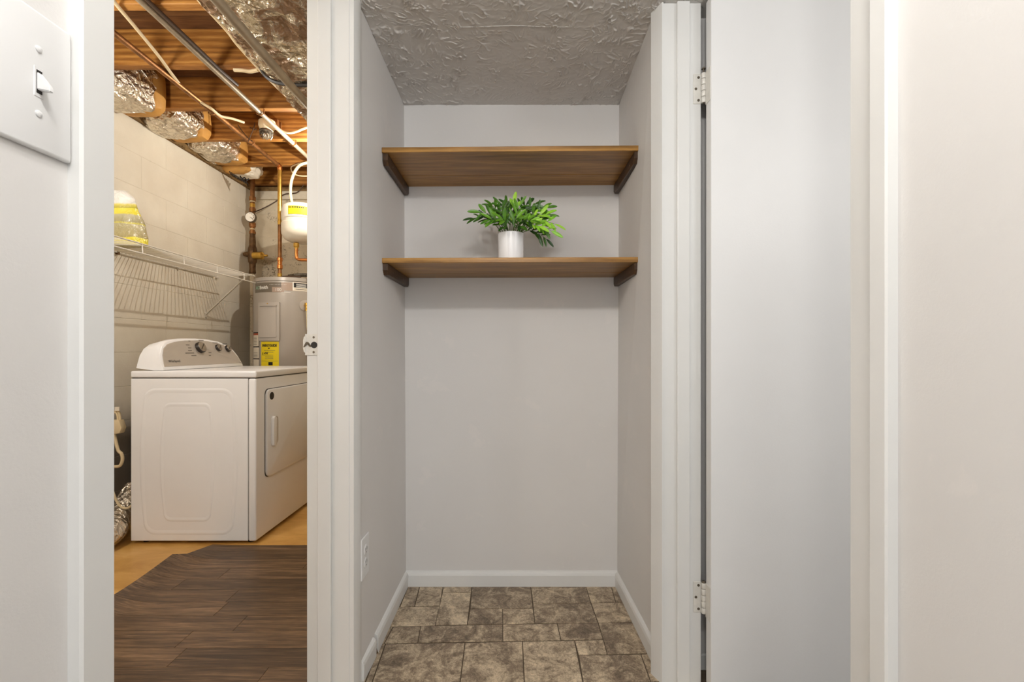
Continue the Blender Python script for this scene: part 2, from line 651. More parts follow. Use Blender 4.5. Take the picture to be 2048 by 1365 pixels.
def bag_mat():
    k = NT('clear_printed_bag', 0.18, 0, 0.6)
    v = k.coords()
    sp = k.n('ShaderNodeSeparateXYZ')
    k.l(k.tc.outputs['Object'], sp.inputs[0])
    z = k.math('ADD', sp.outputs['Z'], k.math('MULTIPLY', k.noise(v, 9, 3), 0.03))
    c = k.ramp(k.math('MULTIPLY', k.math('SUBTRACT', z, 1.575), 3.2), [
        (0.0, srgb(222, 206, 50)), (0.20, srgb(226, 212, 64)), (0.21, srgb(170, 156, 104)), (0.44, srgb(186, 176, 136)),
        (0.45, srgb(216, 206, 92)), (0.48, srgb(168, 158, 116)), (0.60, srgb(192, 184, 150)), (0.62, srgb(232, 218, 72)),
        (0.72, srgb(236, 224, 84)), (0.73, srgb(176, 164, 60)), (0.79, srgb(228, 214, 110)), (0.82, srgb(236, 234, 226)), (1.0, srgb(244, 242, 236))])
    k.color(c)
    k.bump(k.noise(v, 22, 4, 0.6, 1.5), 0.9, 0.012)
    return k.m


M['bag'] = bag_mat()

# ================================================================== STRUCTURE
CEIL = 2.079
JB = 2.449      # underside of the laundry joists
WT = 2.409      # top of the block wall
XW = -2.28      # face of the laundry's block side wall
YB = 4.0        # face of the laundry's back wall


def struct(o, label, cat):
    return tag(o, label, cat, None, 'structure')


# closet walls (slightly out of true, as in the photograph)
def slab_between(p, q, off):
    """prism from a quad p (4 pts) pushed by vector off"""
    return p + [Vector(a) + Vector(off) for a in p]


BOXF = [(0, 1, 2, 3), (7, 6, 5, 4), (0, 4, 5, 1), (1, 5, 6, 2), (2, 6, 7, 3), (3, 7, 4, 0)]
Q = [Vector((-0.467, 1.352, CEIL)), Vector((-0.4664, 1.965, CEIL)), Vector((-0.4575, 1.965, 0)), Vector((-0.462, 1.352, 0))]
m = MB()
m.faces(Q + [Vector((-0.602, v.y, v.z)) for v in Q], BOXF)
struct(m.build('wall_left', M['wall']), 'pale grey side wall of the closet, carrying the outlet', 'wall')
Q = [Vector((0.446, 1.434, CEIL)), Vector((0.4625, 1.965, CEIL)), Vector((0.4545, 1.965, 0)), Vector((0.468, 1.434, 0))]
m = MB()
m.faces(Q + [Vector((0.577, v.y, v.z)) for v in Q], BOXF)
struct(m.build('wall_right', M['wall']), 'pale grey side wall of the closet with two round plugs', 'wall')
m = MB().box(-0.602, 0.577, 1.965, 2.07, 0, CEIL)
struct(m.build('wall_back', M['wall']), 'pale grey back wall of the closet behind the wooden shelves', 'wall')
# hall walls beside the camera
m = MB().box(-0.60, -0.478, -1.6, 0.518, 0, CEIL)
struct(m.build('wall_hall_left', M['wall']), 'light wall beside the laundry doorway, carrying the light switch', 'wall')
m = MB().box(0.475, 0.597, -1.6, 0.612, 0, CEIL)
struct(m.build('wall_hall_right', M['wall']), 'light plain wall at the right edge of the view with a faint scuff', 'wall')
# room beyond the right doorway
m = MB().box(0.577, 2.9, 1.455, 1.56, 0, CEIL)
struct(m.build('wall_side_room', M['wall']), 'grey wall seen through the gap behind the open white door', 'wall')
m = MB().box(2.9, 3.0, -1.6, 1.56, 0, CEIL)
struct(m.build('wall_side_room_end', M['wall']), 'grey end wall of the room behind the open door, out of view', 'wall')
m = MB().box(0.578, 2.9, 1.443, 1.454, 0, 0.05, 0.003)
struct(m.build('baseboard_side_room', M['trim']), 'white baseboard low in the gap behind the open door', 'baseboard')

# ceiling of hall and closet, with the plaster seam
m = MB()
m.box(-0.6, 3.0, -1.6, 2.07, CEIL, CEIL + 0.03)
co = m.build('ceiling', M['ceiling'])
struct(co, 'grey textured plaster ceiling over the closet and hall', 'ceiling')
m = MB()
path = [(-0.225 + 0.445 * t, 1.489 + 0.003 * math.sin(t * 9), CEIL - 0.0005) for t in [i / 14 for i in range(15)]]
m.bm.free()
m.bm = bmesh.new()
m.tube(path, [0.0005] + [0.0022] * 13 + [0.0005], 6)
m.build('plaster_seam', M['ceiling'], co)
# knocked-down plaster relief over the closet, real geometry
NX_, NY_ = 560, 400
verts, fs = [], []
for j in range(NY_ + 1):
    yy = 1.33 + 0.635 * j / NY_
    for i in range(NX_ + 1):
        xx = -0.466 + 0.926 * i / NX_
        p = Vector((xx, yy, 0))
        wp = Vector((noise.noise(p * 9), noise.noise(p * 9 + Vector((7, 3, 0))), 0)) * 0.05
        q = (p + wp) * 34
        n1 = noise.noise(Vector((q.x * 1.5, q.y, 1.0)))
        n2 = noise.noise((p + wp * 0.7) * 60 + Vector((0, 0, 4)))
        g1 = max(0.0, noise.noise(p * 24 + Vector((3, 9, 2))) + 0.16)
        g2 = max(0.0, noise.noise(p * 30 + Vector((13, 1, 2))) + 0.10)
        edge = 0.55 + 0.9 * min(1, abs(xx) / 0.36) ** 1.5
        h = 0.0030 * edge * g1 * 2.2 * max(0, 1 - abs(n1) / 0.11) + 0.0016 * edge * g2 * 2.2 * max(0, 1 - abs(n2) / 0.13)
        h += 0.0006 * noise.noise(p * 70)
        verts.append((xx, yy, CEIL - 0.0012 - min(h, 0.0042)))
for j in range(NY_):
    for i in range(NX_):
        a_ = j * (NX_ + 1) + i
        fs.append((a_, a_ + NX_ + 1, a_ + NX_ + 2, a_ + 1))
me = bpy.data.meshes.new('plaster_texture')
me.from_pydata(verts, [], fs)
me.materials.append(M['ceiling_plain'])
for p_ in me.polygons:
    p_.use_smooth = True
o = bpy.data.objects.new('plaster_texture', me)
COL.objects.link(o)
o.parent = co
o['kind'] = 'stuff'

# closet, hall and side-room floor: grout bed + tiles
fl = MB().box(-0.62, 3.0, -1.6, 2.0, -0.03, -0.0012).build('floor', M['grout'])
struct(fl, 'floor of brown stone-look tiles in mixed sizes', 'floor')


def fz(x, y):
    px, py = 740 + x * 600 / 2048, 1130 + y * 600 / 2048
    Y = CZ * F / (py - HY)
    return ((px - CX) * Y / F, Y)


TZ = [[(265, 140), (340, 140), (303, 286), (205, 290)], [(343, 140), (500, 140), (475, 285), (305, 286)],
      [(502, 140), (695, 140), (690, 190), (494, 192)], [(494, 193), (690, 191), (663, 409), (445, 415)],
      [(697, 140), (1095, 140), (1112, 301), (684, 304)], [(684, 305), (904, 303), (907, 408), (665, 410)],
      [(905, 303), (1112, 302), (1125, 402), (908, 407)],
      [(1096, 140), (1310, 140), (1314, 156), (1098, 158)], [(1311, 140), (1470, 140), (1474, 156), (1315, 156)],
      [(1099, 158), (1475, 157), (1507, 263), (1113, 267)],
      [(1471, 140), (1642, 140), (1678, 259), (1508, 263)], [(1643, 140), (1680, 140), (1745, 257), (1680, 259)],
      [(1113, 268), (1508, 264), (1556, 399), (1126, 402)], [(1510, 264), (1735, 259), (1800, 392), (1558, 398)],
      [(195, 291), (475, 287), (444, 416), (130, 424)],
      [(160, 426), (346, 421), (325, 534), (98, 540)], [(347, 420), (906, 410), (907, 524), (327, 534)],
      [(907, 409), (1277, 404), (1303, 518), (908, 523)], [(1279, 403), (1557, 400), (1592, 513), (1305, 517)],
      [(1559, 400), (1810, 394), (1915, 607), (1621, 613)],
      [(108, 542), (648, 535), (612, 812), (12, 816)], [(650, 535), (1040, 525), (1052, 808), (616, 812)],
      [(1042, 525), (1396, 520), (1452, 805), (1055, 808)], [(1398, 520), (1593, 515), (1619, 613), (1424, 618)],
      [(1426, 620), (1848, 613), (1915, 800), (1456, 805)], [(1850, 613), (1930, 610), (2010, 797), (1918, 800)],
      [(100, 426), (157, 425), (95, 540), (40, 541)], [(70, 542), (104, 541), (8, 816), (-35, 817)],
      [(30, 542), (66, 542), (-40, 817), (-90, 817)]]


def tile_piece(quad, z=0.0008):
    # quad in floor metres, shrunk by half a joint and lightly chamfered
    pts = [Vector((x, y, 0)) for x, y in quad]
    c = sum(pts, Vector()) / 4
    g, ch = 0.0011, 0.0014
    def shrink(d):
        out = []
        for p in pts:
            v = c - p
            s = Vector((1 if v.x > 0 else -1, 1 if v.y > 0 else -1, 0))
            out.append(p + s * d)
        return out
    lo, hi = shrink(g), shrink(g + ch)
    verts = [(p.x, p.y, -0.0012) for p in lo] + [(p.x, p.y, z - 0.0006) for p in lo] + [(p.x, p.y, z) for p in hi]
    fs = [(8, 9, 10, 11)]
    for i in range(4):
        j = (i + 1) % 4
        fs += [(i, j, 4 + j, 4 + i), (4 + i, 4 + j, 8 + j, 8 + i)]
    return MB().faces(verts, fs)


for q in TZ:
    tile_piece([fz(*p) for p in q]).build('tile', M['tile'], fl)
# the same random pattern towards the camera, through the hall
random.seed(3)
y = 1.392
row = 0
while y > -0.2:
    d = random.choice([0.1, 0.17, 0.2])
    x = -0.60 - random.random() * 0.1
    while x < 0.57:
        wd = random.choice([0.13, 0.2, 0.26])
        x1 = min(x + wd, 0.6)
        if x1 - max(x, -0.6) > 0.02:
            tile_piece([(max(x, -0.6), y), (x1, y), (x1, y - d), (max(x, -0.6), y - d)]).build('tile', M['tile'], fl)
        x += wd
    y -= d

# baseboards of the closet
m = MB()
prof = [(1.966, 0.0), (1.953, 0.0), (1.952, 0.048), (1.955, 0.058), (1.961, 0.064), (1.966, 0.066)]
m.prism(prof, 'x', -0.4575, 0.4545)
struct(m.build('baseboard_back', M['trim']), 'white painted baseboard along the back of the closet', 'baseboard')


def side_base(x_back, x_front, y0, y1, s):
    prof = [(0, 0), (0.012, 0), (0.013, 0.048), (0.010, 0.058), (0.004, 0.064), (0, 0.066)]
    a = [Vector((x_back + s * p[0], y1, p[1])) for p in prof]
    b = [Vector((x_front + s * p[0], y0, p[1])) for p in prof]
    n = len(prof)
    fs = [tuple(range(n)), tuple(range(2 * n - 1, n - 1, -1))] + [(i, (i + 1) % n, n + (i + 1) % n, n + i) for i in range(n)]
    return MB().faces(a + b, fs)


bl = side_base(-0.4578, -0.4610, 1.527, 1.954, 1).build('baseboard_left', M['trim'])
struct(bl, 'white baseboard under the outlet wall, its front end broken off', 'baseboard')
side_base(-0.4612, -0.466, 1.395, 1.508, 1).build('baseboard_piece', M['trim'], bl)
m = MB()
m.faces([(-0.4600, 1.5265, 0.001), (-0.4600, 1.509, 0.001), (-0.4598, 1.512, 0.062), (-0.449, 1.5265, 0.001)], [(0, 1, 2), (0, 2, 3), (0, 1, 3), (1, 2, 3)])
m.build('torn_chip', M['aged_pipe'], bl)
br = side_base(0.4548, 0.4668, 1.44, 1.954, -1).build('baseboard_right', M['trim'])
struct(br, 'white baseboard under the wall with the round plugs', 'baseboard')

# ---- left doorway (to the laundry): jamb facing the camera, stop, casing
tr = empty('trim_1', (-0.54, 1.345, 0), 'white far door jamb of the laundry doorway with strike plate', 'door frame', None, 'structure')
MB().box(-0.602, -0.4775, 1.335, 1.352, 0, 2.2, 0.0015).build('jamb', M['trim'], tr)
MB().box(-0.567, -0.5275, 1.323, 1.3355, 0, 2.2, 0.003, 2).build('door_stop', M['trim'], tr)
m = MB()
m.prism([(-0.4775, 1.338), (-0.4655, 1.338), (-0.4640, 1.3415), (-0.4625, 1.350), (-0.4600, 1.360), (-0.4600, 1.388), (-0.4625, 1.3955), (-0.470, 1.3965), (-0.4775, 1.3965)], 'z', 0, CEIL)
m.build('casing', M['trim'], tr, True, 30)
sp = MB().prism([(-0.606, 1.003), (-0.570, 1.003), (-0.567, 1.006), (-0.567, 1.062), (-0.570, 1.065), (-0.606, 1.065)], 'y', 1.3328, 1.3352).build('strike_plate', M['paint_chip'], tr)
m = MB()
m.prism([(-0.604, 1.009), (-0.609, 1.013), (-0.6115, 1.024), (-0.6115, 1.046), (-0.609, 1.056), (-0.604, 1.060)], 'y', 1.3300, 1.3345, 0.0008)
m.build('strike_lip', M['paint_chip'], sp)
MB().lathe([(0.0095, 0), (0.0095, 0.0006)], (-0.5795, 1.3327, 1.033), (0, -1, 0), 20).build('latch_hole', M['slot'], sp)
MB().prism([(-0.6105, 1.026), (-0.602, 1.042), (-0.5965, 1.042), (-0.5875, 1.030), (-0.590, 1.027), (-0.599, 1.036), (-0.606, 1.026)], 'y', 1.3290, 1.3328).build('latch_slot', M['worn_steel'], sp)
for z in (1.012, 1.0555):
    MB().lathe([(0.0035, 0), (0.003, 0.0008)], (-0.581, 1.3327, z), (0, -1, 0), 10).build('screw', M['worn_steel'], sp)

# near side of the same doorway
tr = empty('trim_2', (-0.54, 0.52, 0), 'white casing edge of the laundry doorway nearest the light switch', 'door frame', None, 'structure')
MB().box(-0.602, -0.478, 0.518, 0.5285, 0, 2.2).build('jamb', M['trim'], tr)
m = MB()
m.prism([(-0.478, 0.4893), (-0.4655, 0.4893), (-0.4625, 0.4915), (-0.4622, 0.5285), (-0.478, 0.5285)], 'z', 0, CEIL)
m.build('casing', M['trim'], tr)
# header above the laundry doorway
struct(MB().box(-0.602, -0.478, 0.529, 1.335, 2.2, 2.62).build('wall_header', M['wall']), 'wall strip above the laundry doorway, out of view', 'wall')

# ---- right doorway: far jamb with stop and casing
tr = empty('trim_3', (0.52, 1.40, 0), 'white far door jamb beside the closet with two painted hinges', 'door frame', None, 'structure')
MB().box(0.4605, 0.5775, 1.39, 1.4345, 0, CEIL, 0.0012).build('jamb', M['trim'], tr)
MB().box(0.5015, 0.5405, 1.3795, 1.3905, 0, CEIL, 0.003, 2).build('door_stop', M['trim'], tr)
m = MB()
m.prism([(0.4605, 1.385), (0.4570, 1.385), (0.4550, 1.388), (0.4490, 1.400), (0.4385, 1.424), (0.4365, 1.430), (0.4375, 1.4345), (0.4605, 1.4345)], 'z', 0, CEIL - 0.001)
m.build('casing', M['trim'], tr, True, 25)

# near side: casing at the right edge of the view
tr = empty('trim_4', (0.5, 0.6, 0), 'white moulded casing between the open door and the right-hand wall', 'door frame', None, 'structure')
m = MB()
m.prism([(0.475, 0.5600), (0.4625, 0.5600), (0.4605, 0.5625), (0.4600, 0.5850), (0.4620, 0.5885), (0.4655, 0.6000), (0.4665, 0.6120), (0.468, 0.629), (0.475, 0.629)], 'z', 0, CEIL)
m.build('casing', M['trim'], tr, True, 25)
MB().box(0.475, 0.590, 0.612, 0.629, 0, CEIL).build('jamb', M['trim'], tr)

# the open door
DZ0, DZ1 = 0.012, CEIL - 0.008
dr = MB().box(0.5885, 1.30, 1.345, 1.380, DZ0, DZ1, 0.0015).build('door_1', M['door'])
struct(dr, 'plain white flush door standing open beside the closet', 'door')


def hinge(zt, zb, pin):
    h = MB().box(0.5530, 0.5770, 1.3880, 1.3905, zb, zt, 0.002, 1).build('hinge', M['paint_chip'], dr)
    h['label'] = 'painted butt hinge with exposed screws'
    for k, (dx, fz_) in enumerate(((0.5690, 0.88), (0.5610, 0.5), (0.5690, 0.12))):
        m = MB().lathe([(0.0042, 0), (0.0040, 0.0008), (0.0016, 0.0008), (0.0014, 0.0002)], (dx, 1.388, zb + (zt - zb) * fz_), (0, -1, 0), 12)
        m.build('screw', M['worn_steel'], h)
    L = zt - zb
    for k in range(5):
        a, b = zb + L * k / 5 + 0.0008, zb + L * (k + 1) / 5 - 0.0008
        MB().lathe([(0.0062, 0), (0.0068, 0.001), (0.0068, b - a - 0.001), (0.0062, b - a)], (0.5825, 1.383, a), (0, 0, 1), 14).build('knuckle', M['paint_chip'], h, True)
    MB().lathe([(0.0028, 0), (0.0028, L + pin), (0.006, L + pin), (0.0062, L + pin + 0.003), (0.004, L + pin + 0.005)], (0.5825, 1.383, zb - 0.001), (0, 0, 1), 12).build('pin', M['worn_steel'], h, True)
    MB().box(0.5865, 0.5890, 1.3470, 1.3800, zb - 0.008, zt, 0.0008).build('leaf_plate', M['paint_chip'], h)


z1 = lambda y: CZ - (y - HY) * 1.388 / F
hinge(z1(148), z1(208), 0.012)
hinge(z1(1164), z1(1226), 0.001)

# ---- laundry shell
lf = MB().box(-2.42, -0.62, -0.6, 4.1, -0.03, 0.0).build('floor_laundry', M['tanfloor'])
struct(lf, 'tan painted concrete floor of the laundry room', 'floor')


def block_wall(name, label, along, origin, length, normal, mat, zt, first=0.0):
    """along: unit vector, normal: unit vector into the room; origin on the face plane at floor"""
    root = empty(name, origin, label, 'wall', None, 'structure')
    a, n = Vector(along), Vector(normal)
    o = Vector(origin)
    m = MB()
    p = [o - n * 0.0016, o - n * 0.0016 + a * length]
    m.faces([p[0], p[1], p[1] + Vector((0, 0, zt)), p[0] + Vector((0, 0, zt)),
             p[0] - n * 0.11, p[1] - n * 0.11, p[1] - n * 0.11 + Vector((0, 0, zt)), p[0] - n * 0.11 + Vector((0, 0, zt))], BOXF)
    m.build('mortar_bed', M['mortar'], root)
    ch = zt / 12
    for r in range(12):
        t = -0.4 * ((r % 2) * 0.5) - first
        while t < length:
            t0, t1 = max(t, 0), min(t + 0.4, length)
            if t1 - t0 > 0.02:
                g = 0.0006
                pr = random.uniform(0, 0.0006)
                z0, z1_ = r * ch + g, (r + 1) * ch - g
                q = []
                for dep, sh in ((-0.008, 0), (pr - 0.0012, 0), (pr, 0.0022)):
                    for tt, zz in ((t0 + g + sh, z0 + sh), (t1 - g - sh, z0 + sh), (t1 - g - sh, z1_ - sh), (t0 + g + sh, z1_ - sh)):
                        q.append(o + a * tt + n * dep + Vector((0, 0, zz)))
                fs = [(8, 9, 10, 11)]
                for i in range(4):
                    j = (i + 1) % 4
                    fs += [(i, j, 4 + j, 4 + i), (4 + i, 4 + j, 8 + j, 8 + i)]
                MB().faces(q, fs).build('block', mat, root)
            t += 0.4
    return root


block_wall('wall_laundry_left', 'cream painted concrete block wall behind the wire shelf', (0, 1, 0), (XW, 0.4, 0), 3.6, (1, 0, 0), M['block'], WT)
block_wall('wall_laundry_back', 'stained block wall behind the water heater', (1, 0, 0), (XW, YB, 0), 1.7, (0, -1, 0), M['block_back'], WT)
struct(MB().box(-2.4, -0.6, -0.7, -0.6, 0, 2.64).build('wall_laundry_near', M['block']), 'block wall of the laundry room on the camera side, out of view', 'wall')
struct(MB().box(-2.4, -2.286, -0.6, 0.4, 0, 2.64).build('wall_laundry_side', M['block']), 'rest of the laundry side wall, out of view', 'wall')
struct(MB().box(-0.602, -0.5, 2.07, 4.1, 0, 2.64).build('wall_laundry_right', M['block_back']), 'side wall of the laundry behind the closet, out of view', 'wall')
struct(MB().box(-0.602, -0.5, -0.6, 0.518, 2.11, 2.64).build('wall_laundry_upper', M['wall']), 'upper part of the wall above the hall, out of view', 'wall')
struct(MB().box(-0.602, -0.5, 1.335, 2.07, 2.11, 2.64).build('wall_closet_upper', M['wall']), 'upper part of the wall above the closet, out of view', 'wall')
# sill plates on the block walls
sl = empty('trim_5', (XW, 3.0, WT), 'rough wooden sill plate on top of the block walls', 'sill plate', None, 'structure')
MB().box(-2.40, -2.262, 0.4, 4.1, WT + 0.001, JB - 0.001, 0.002).build('sill_board', M['wood_plate'], sl)
MB().box(-2.26, -0.62, 3.985, 4.1, WT + 0.001, JB - 0.001, 0.002).build('sill_board', M['wood_plate'], sl)
MB().box(-2.275, -0.62, 3.972, 3.999, 2.335, WT - 0.002, 0.004).build('parge_ledge', M['mortar'], sl)

# open ceiling: joists and subfloor boards
cf = empty('ceiling_framing', (-1.4, 2.0, JB), 'open ceiling of bare pine joists and boards over the laundry', 'ceiling', None, 'structure')
JY = [0.28, 0.68, 1.08, 1.48, 1.88, 2.285, 2.69, 3.09, 3.52, 3.93]
for i, y in enumerate(JY):
    MB().box(-2.39, -0.62, y, y + 0.04, JB, JB + 0.184, 0.002).build('joist', M['joist'], cf)
MB().box(-2.42, -2.39, -0.6, 4.1, JB, JB + 0.184).build('rim_board', M['joist'], cf)
MB().box(-2.42, -0.6, 4.03, 4.1, JB, JB + 0.184).build('rim_board', M['joist'], cf)
x = -2.42
y = -0.6
while y < 4.1:
    MB().box(-2.42, -0.60, y + 0.001, y + 0.139, JB + 0.1845, JB + 0.204).build('subfloor_board', M['subfloor'], cf)
    y += 0.14

# ---- vinyl planks lying loose on the laundry floor
vs = empty('vinyl_floor_sheet', (-1.1, 1.6, 0), 'dark brown wood-look vinyl planks with a curled left edge, below the dryer', 'flooring', None, 'structure')


def edge_x(y):
    if y < 2.19:
        return -1.60 - 0.022 * max(0, (y - 1.83)) / 0.36
    return -1.575 + 0.02 * (y - 2.19) / 0.18


def curl_z(x, y):
    e = edge_x(y)
    d = (x - e)
    amp = 0.0
    if y < 2.19:
        amp = 0.042 * min(1, max(0, (y - 1.2) / 0.55)) * (0.85 + 0.15 * math.sin(y * 9))
        wd = 0.16
    else:
        amp = 0.03 * max(0, 1 - (y - 2.19) / 0.2)
        wd = 0.16
    t = max(0, 1 - d / wd)
    return 0.003 + amp * t * t


rows = []
y = 0.2
edges = [0.24 + 0.0935 * k for k in range(24)]
edges = [e for e in edges if e < 2.30] + [2.366]
random.seed(5)
for r in range(len(edges) - 1):
    y0, y1 = edges[r] + 0.0005, edges[r + 1] - 0.0005
    cuts = []
    xx = -0.62 - random.uniform(0.05, 0.55)
    known = {1.42: -0.86, 1.51: None}
    while xx > -1.5:
        cuts.append(xx)
        xx -= random.uniform(0.55, 0.75)
    bounds = [-0.605] + cuts + [None]
    for a, b in zip(bounds[:-1], bounds[1:]):
        n = 14 if b is None else 3
        verts, fs = [], []
        ny = 3
        for j in range(ny + 1):
            yy = y0 + (y1 - y0) * j / ny
            xe = edge_x(yy) if b is None else b + 0.0008
            for i in range(n + 1):
                t = i / n
                x_ = xe + (a - 0.0008 - xe) * (t ** 1.6 if b is None else t)
                verts.append((x_, yy, curl_z(x_, yy) if x_ < -1.40 else 0.003))
        nn = n + 1
        top = len(verts)
        verts += [(v[0], v[1], v[2] - 0.0025) for v in verts]
        for j in range(ny):
            for i in range(n):
                q = (j * nn + i, j * nn + i + 1, (j + 1) * nn + i + 1, (j + 1) * nn + i)
                fs.append(q)
                fs.append(tuple(top + k for k in reversed(q)))
        rim = [j * nn for j in range(ny, -1, -1)] + [i for i in range(1, nn)] + [j * nn + n for j in range(1, ny + 1)] + [ny * nn + i for i in range(n - 1, 0, -1)]
        for i in range(len(rim)):
            j = (i + 1) % len(rim)
            fs.append((rim[i], rim[j], top + rim[j], top + rim[i]))
        MB().faces(verts, fs).build('plank', M['vinyl'], vs, True, 60)

# ================================================================== CLOSET OBJECTS
# shelves


def shelf(ztop_c, tilt, label):
    root = empty('wall_shelf', (0, 1.79, ztop_c), label, 'shelf', 'wooden closet shelves')
    def sh(verts_mb):
        for v in verts_mb.bm.verts:
            v.co.z += tilt * v.co.x
        return verts_mb
    T = 0.0185
    sh(MB().box(-0.4645, 0.459, 1.622, 1.842, ztop_c - T, ztop_c, 0.0018, 2)).build('board', M['shelf_wood'], root)
    sh(MB().box(-0.4645, 0.459, 1.8428, 1.9645, ztop_c - T, ztop_c, 0.0012, 1)).build('board', M['shelf_wood'], root)
    zb = ztop_c - T - 0.0005
    for s, xo, xi in ((-1, -0.4635, -0.4445), (1, 0.4575, 0.4385)):
        m = MB()
        m.prism([(1.630, zb), (1.630, zb - 0.024), (1.642, zb - 0.040), (1.95, zb - 0.040), (1.963, zb - 0.030), (1.963, zb)], 'x', xo, xi, 0.0012)
        sh(m).build('cleat', M['cleat_wood'], root)
        for yy in (1.70, 1.86):
            MB().lathe([(0.0032, 0), (0.003, 0.0008)], (xi, yy, zb - 0.022 + tilt * xi), (-s, 0, 0), 10).build('screw', M['worn_steel'], root)
    return root


shelf(CZ + 0.7262, 0.0075, 'upper stained pine shelf, empty, on dark wooden cleats')
shelf(CZ + 0.3295, 0.003, 'lower stained pine shelf holding the potted plant')

# potted plant
PX, PY, PZ = -0.004, 1.725, CZ + 0.3298
pf = empty('potted_fern', (PX, PY, PZ), 'artificial green fern in a white cylinder pot on the lower shelf', 'plant')
m = MB().lathe([(0.044, 0), (0.0465, 0.002), (0.0478, 0.006), (0.0485, 0.105), (0.0480, 0.1085), (0.0460, 0.1095), (0.0445, 0.108), (0.0440, 0.095), (0.001, 0.094)], (PX, PY, PZ), (0, 0, 1), 48)
m.build('pot', M['pot'], pf, True, 50)
MB().lathe([(0.0435, 0.0945), (0.043, 0.100), (0.03, 0.104), (0.001, 0.106)], (PX, PY, PZ), (0, 0, 1), 20).build('moss', M['soil'], pf, True)


def leaf_mesh(mat, L=0.046, W=0.0105, n=9):
    # a serrated, folded, slightly arched leaf along +X, normal +Z
    mb = MB()
    mid, lf_, rt = [], [], []
    for i in range(n + 1):
        t = i / n
        wv = W * 0.5 * (math.sin(math.pi * min(1, t * 0.92 + 0.06)) ** 0.75)
        x = L * t
        z = -0.10 * L * t * t
        mid.append((x, 0, z))
        sx = x + (0.0022 if i % 1 == 0 else 0)
        lf_.append((sx, wv, z + wv * 0.45))
        rt.append((sx, -wv, z + wv * 0.45))
    verts = mid + lf_ + rt
    # teeth
    fs = []
    N = n + 1
    for i in range(n):
        fs.append((i, i + 1, N + i + 1, N + i))
        fs.append((i + 1, i, 2 * N + i, 2 * N + i + 1))
    k = len(verts)
    for i in range(1, n - 1):
        for s, base in ((1, N), (-1, 2 * N)):
            a, b = Vector(verts[base + i]), Vector(verts[base + i + 1])
            tip = b + Vector((0.0012, s * 0.0013, 0.0004))
            verts.append(tuple(tip))
            fs.append((base + i, base + i + 1, k) if s > 0 else (base + i + 1, base + i, k))
            k += 1
    mb.faces(verts, fs)
    me = mb.mesh('leaf', mat, True, 80)
    return me


LM = {c: leaf_mesh(M[c]) for c in ('leaf_dark', 'leaf_mid', 'leaf_light')}
fronds = [  # tip px, tip py, depth offset, colour, leaves, bend
    (948, 437, -0.00, 'leaf_dark', 8), (962, 425, -0.03, 'leaf_mid', 8), (985, 412, 0.02, 'leaf_dark', 8), (1000, 410, -0.02, 'leaf_dark', 8),
    (1014, 408, 0.03, 'leaf_dark', 8), (1028, 408, 0.00, 'leaf_light', 6), (1040, 412, -0.03, 'leaf_mid', 7), (1052, 410, 0.03, 'leaf_dark', 8),
    (1068, 410, 0.01, 'leaf_dark', 7), (1092, 416, 0.00, 'leaf_mid', 8), (1098, 430, -0.02, 'leaf_light', 8), (1108, 448, -0.03, 'leaf_light', 9),
    (1102, 462, -0.05, 'leaf_light', 8), (1092, 478, -0.02, 'leaf_dark', 9), (980, 440, -0.05, 'leaf_mid', 7), (1005, 440, -0.06, 'leaf_mid', 7),
    (1035, 436, -0.07, 'leaf_mid', 7), (1062, 442, -0.06, 'leaf_mid', 7), (1020, 425, 0.05, 'leaf_dark', 7), (1050, 428, 0.05, 'leaf_dark', 7),
    (998, 426, 0.0, 'leaf_mid', 7), (1076, 452, -0.06, 'leaf_light', 7), (1078, 428, 0.03, 'leaf_mid', 7), (1040, 452, -0.07, 'leaf_dark', 5), (1008, 454, -0.06, 'leaf_dark', 5)]
random.seed(11)
for tx, ty, dy, colr, nl in fronds:
    tip = at(tx, ty, PY + dy)
    bx = PX + (tip.x - PX) * 0.22
    by = PY + dy * 0.3
    base = Vector((max(PX - 0.03, min(PX + 0.03, bx)), by, PZ + 0.100))
    horiz = abs(tip.x - base.x)
    ctrl = base.lerp(tip, 0.5) + Vector((-(tip.x - base.x) * 0.12, 0, 0.02 + horiz * 0.30))
    pts = [(base * (1 - t) ** 2 + ctrl * 2 * t * (1 - t) + tip * t * t) for t in [i / 10 for i in range(11)]]
    fr = MB().tube(pts, [0.0016 - 0.001 * i / 10 for i in range(11)], 5).build('frond', M['stem'], pf, True)
    total = nl
    for k in range(total):
        t = 0.38 + 0.62 * (k / (total - 1))
        p = base * (1 - t) ** 2 + ctrl * 2 * t * (1 - t) + tip * t * t
        tan = ((ctrl - base) * (1 - t) + (tip - ctrl) * t).normalized()
        view = Vector((random.uniform(-.4, .4), -1, random.uniform(0.1, 0.9))).normalized()
        side = tan.cross(view).normalized() * (1 if k % 2 else -1)
        ang = random.uniform(0.55, 0.95) if k < total - 1 else 0.0
        d = (tan * math.cos(ang) + side * math.sin(ang) + Vector((0, 0, random.uniform(-.15, .15)))).normalized()
        nrm = (view - d * view.dot(d)).normalized()
        yv = nrm.cross(d)
        sc = random.uniform(0.80, 1.12) * (0.85 if k < 2 else 1)
        mt = Matrix(((d.x, yv.x, nrm.x, p.x), (d.y, yv.y, nrm.y, p.y), (d.z, yv.z, nrm.z, p.z), (0, 0, 0, 1))) @ Matrix.Diagonal((sc, sc * random.uniform(1.0, 1.3), sc, 1))
        c2 = colr
        if random.random() < 0.2:
            c2 = random.choice(['leaf_dark', 'leaf_mid'])
        inst('leaf', LM[c2], fr, mt)

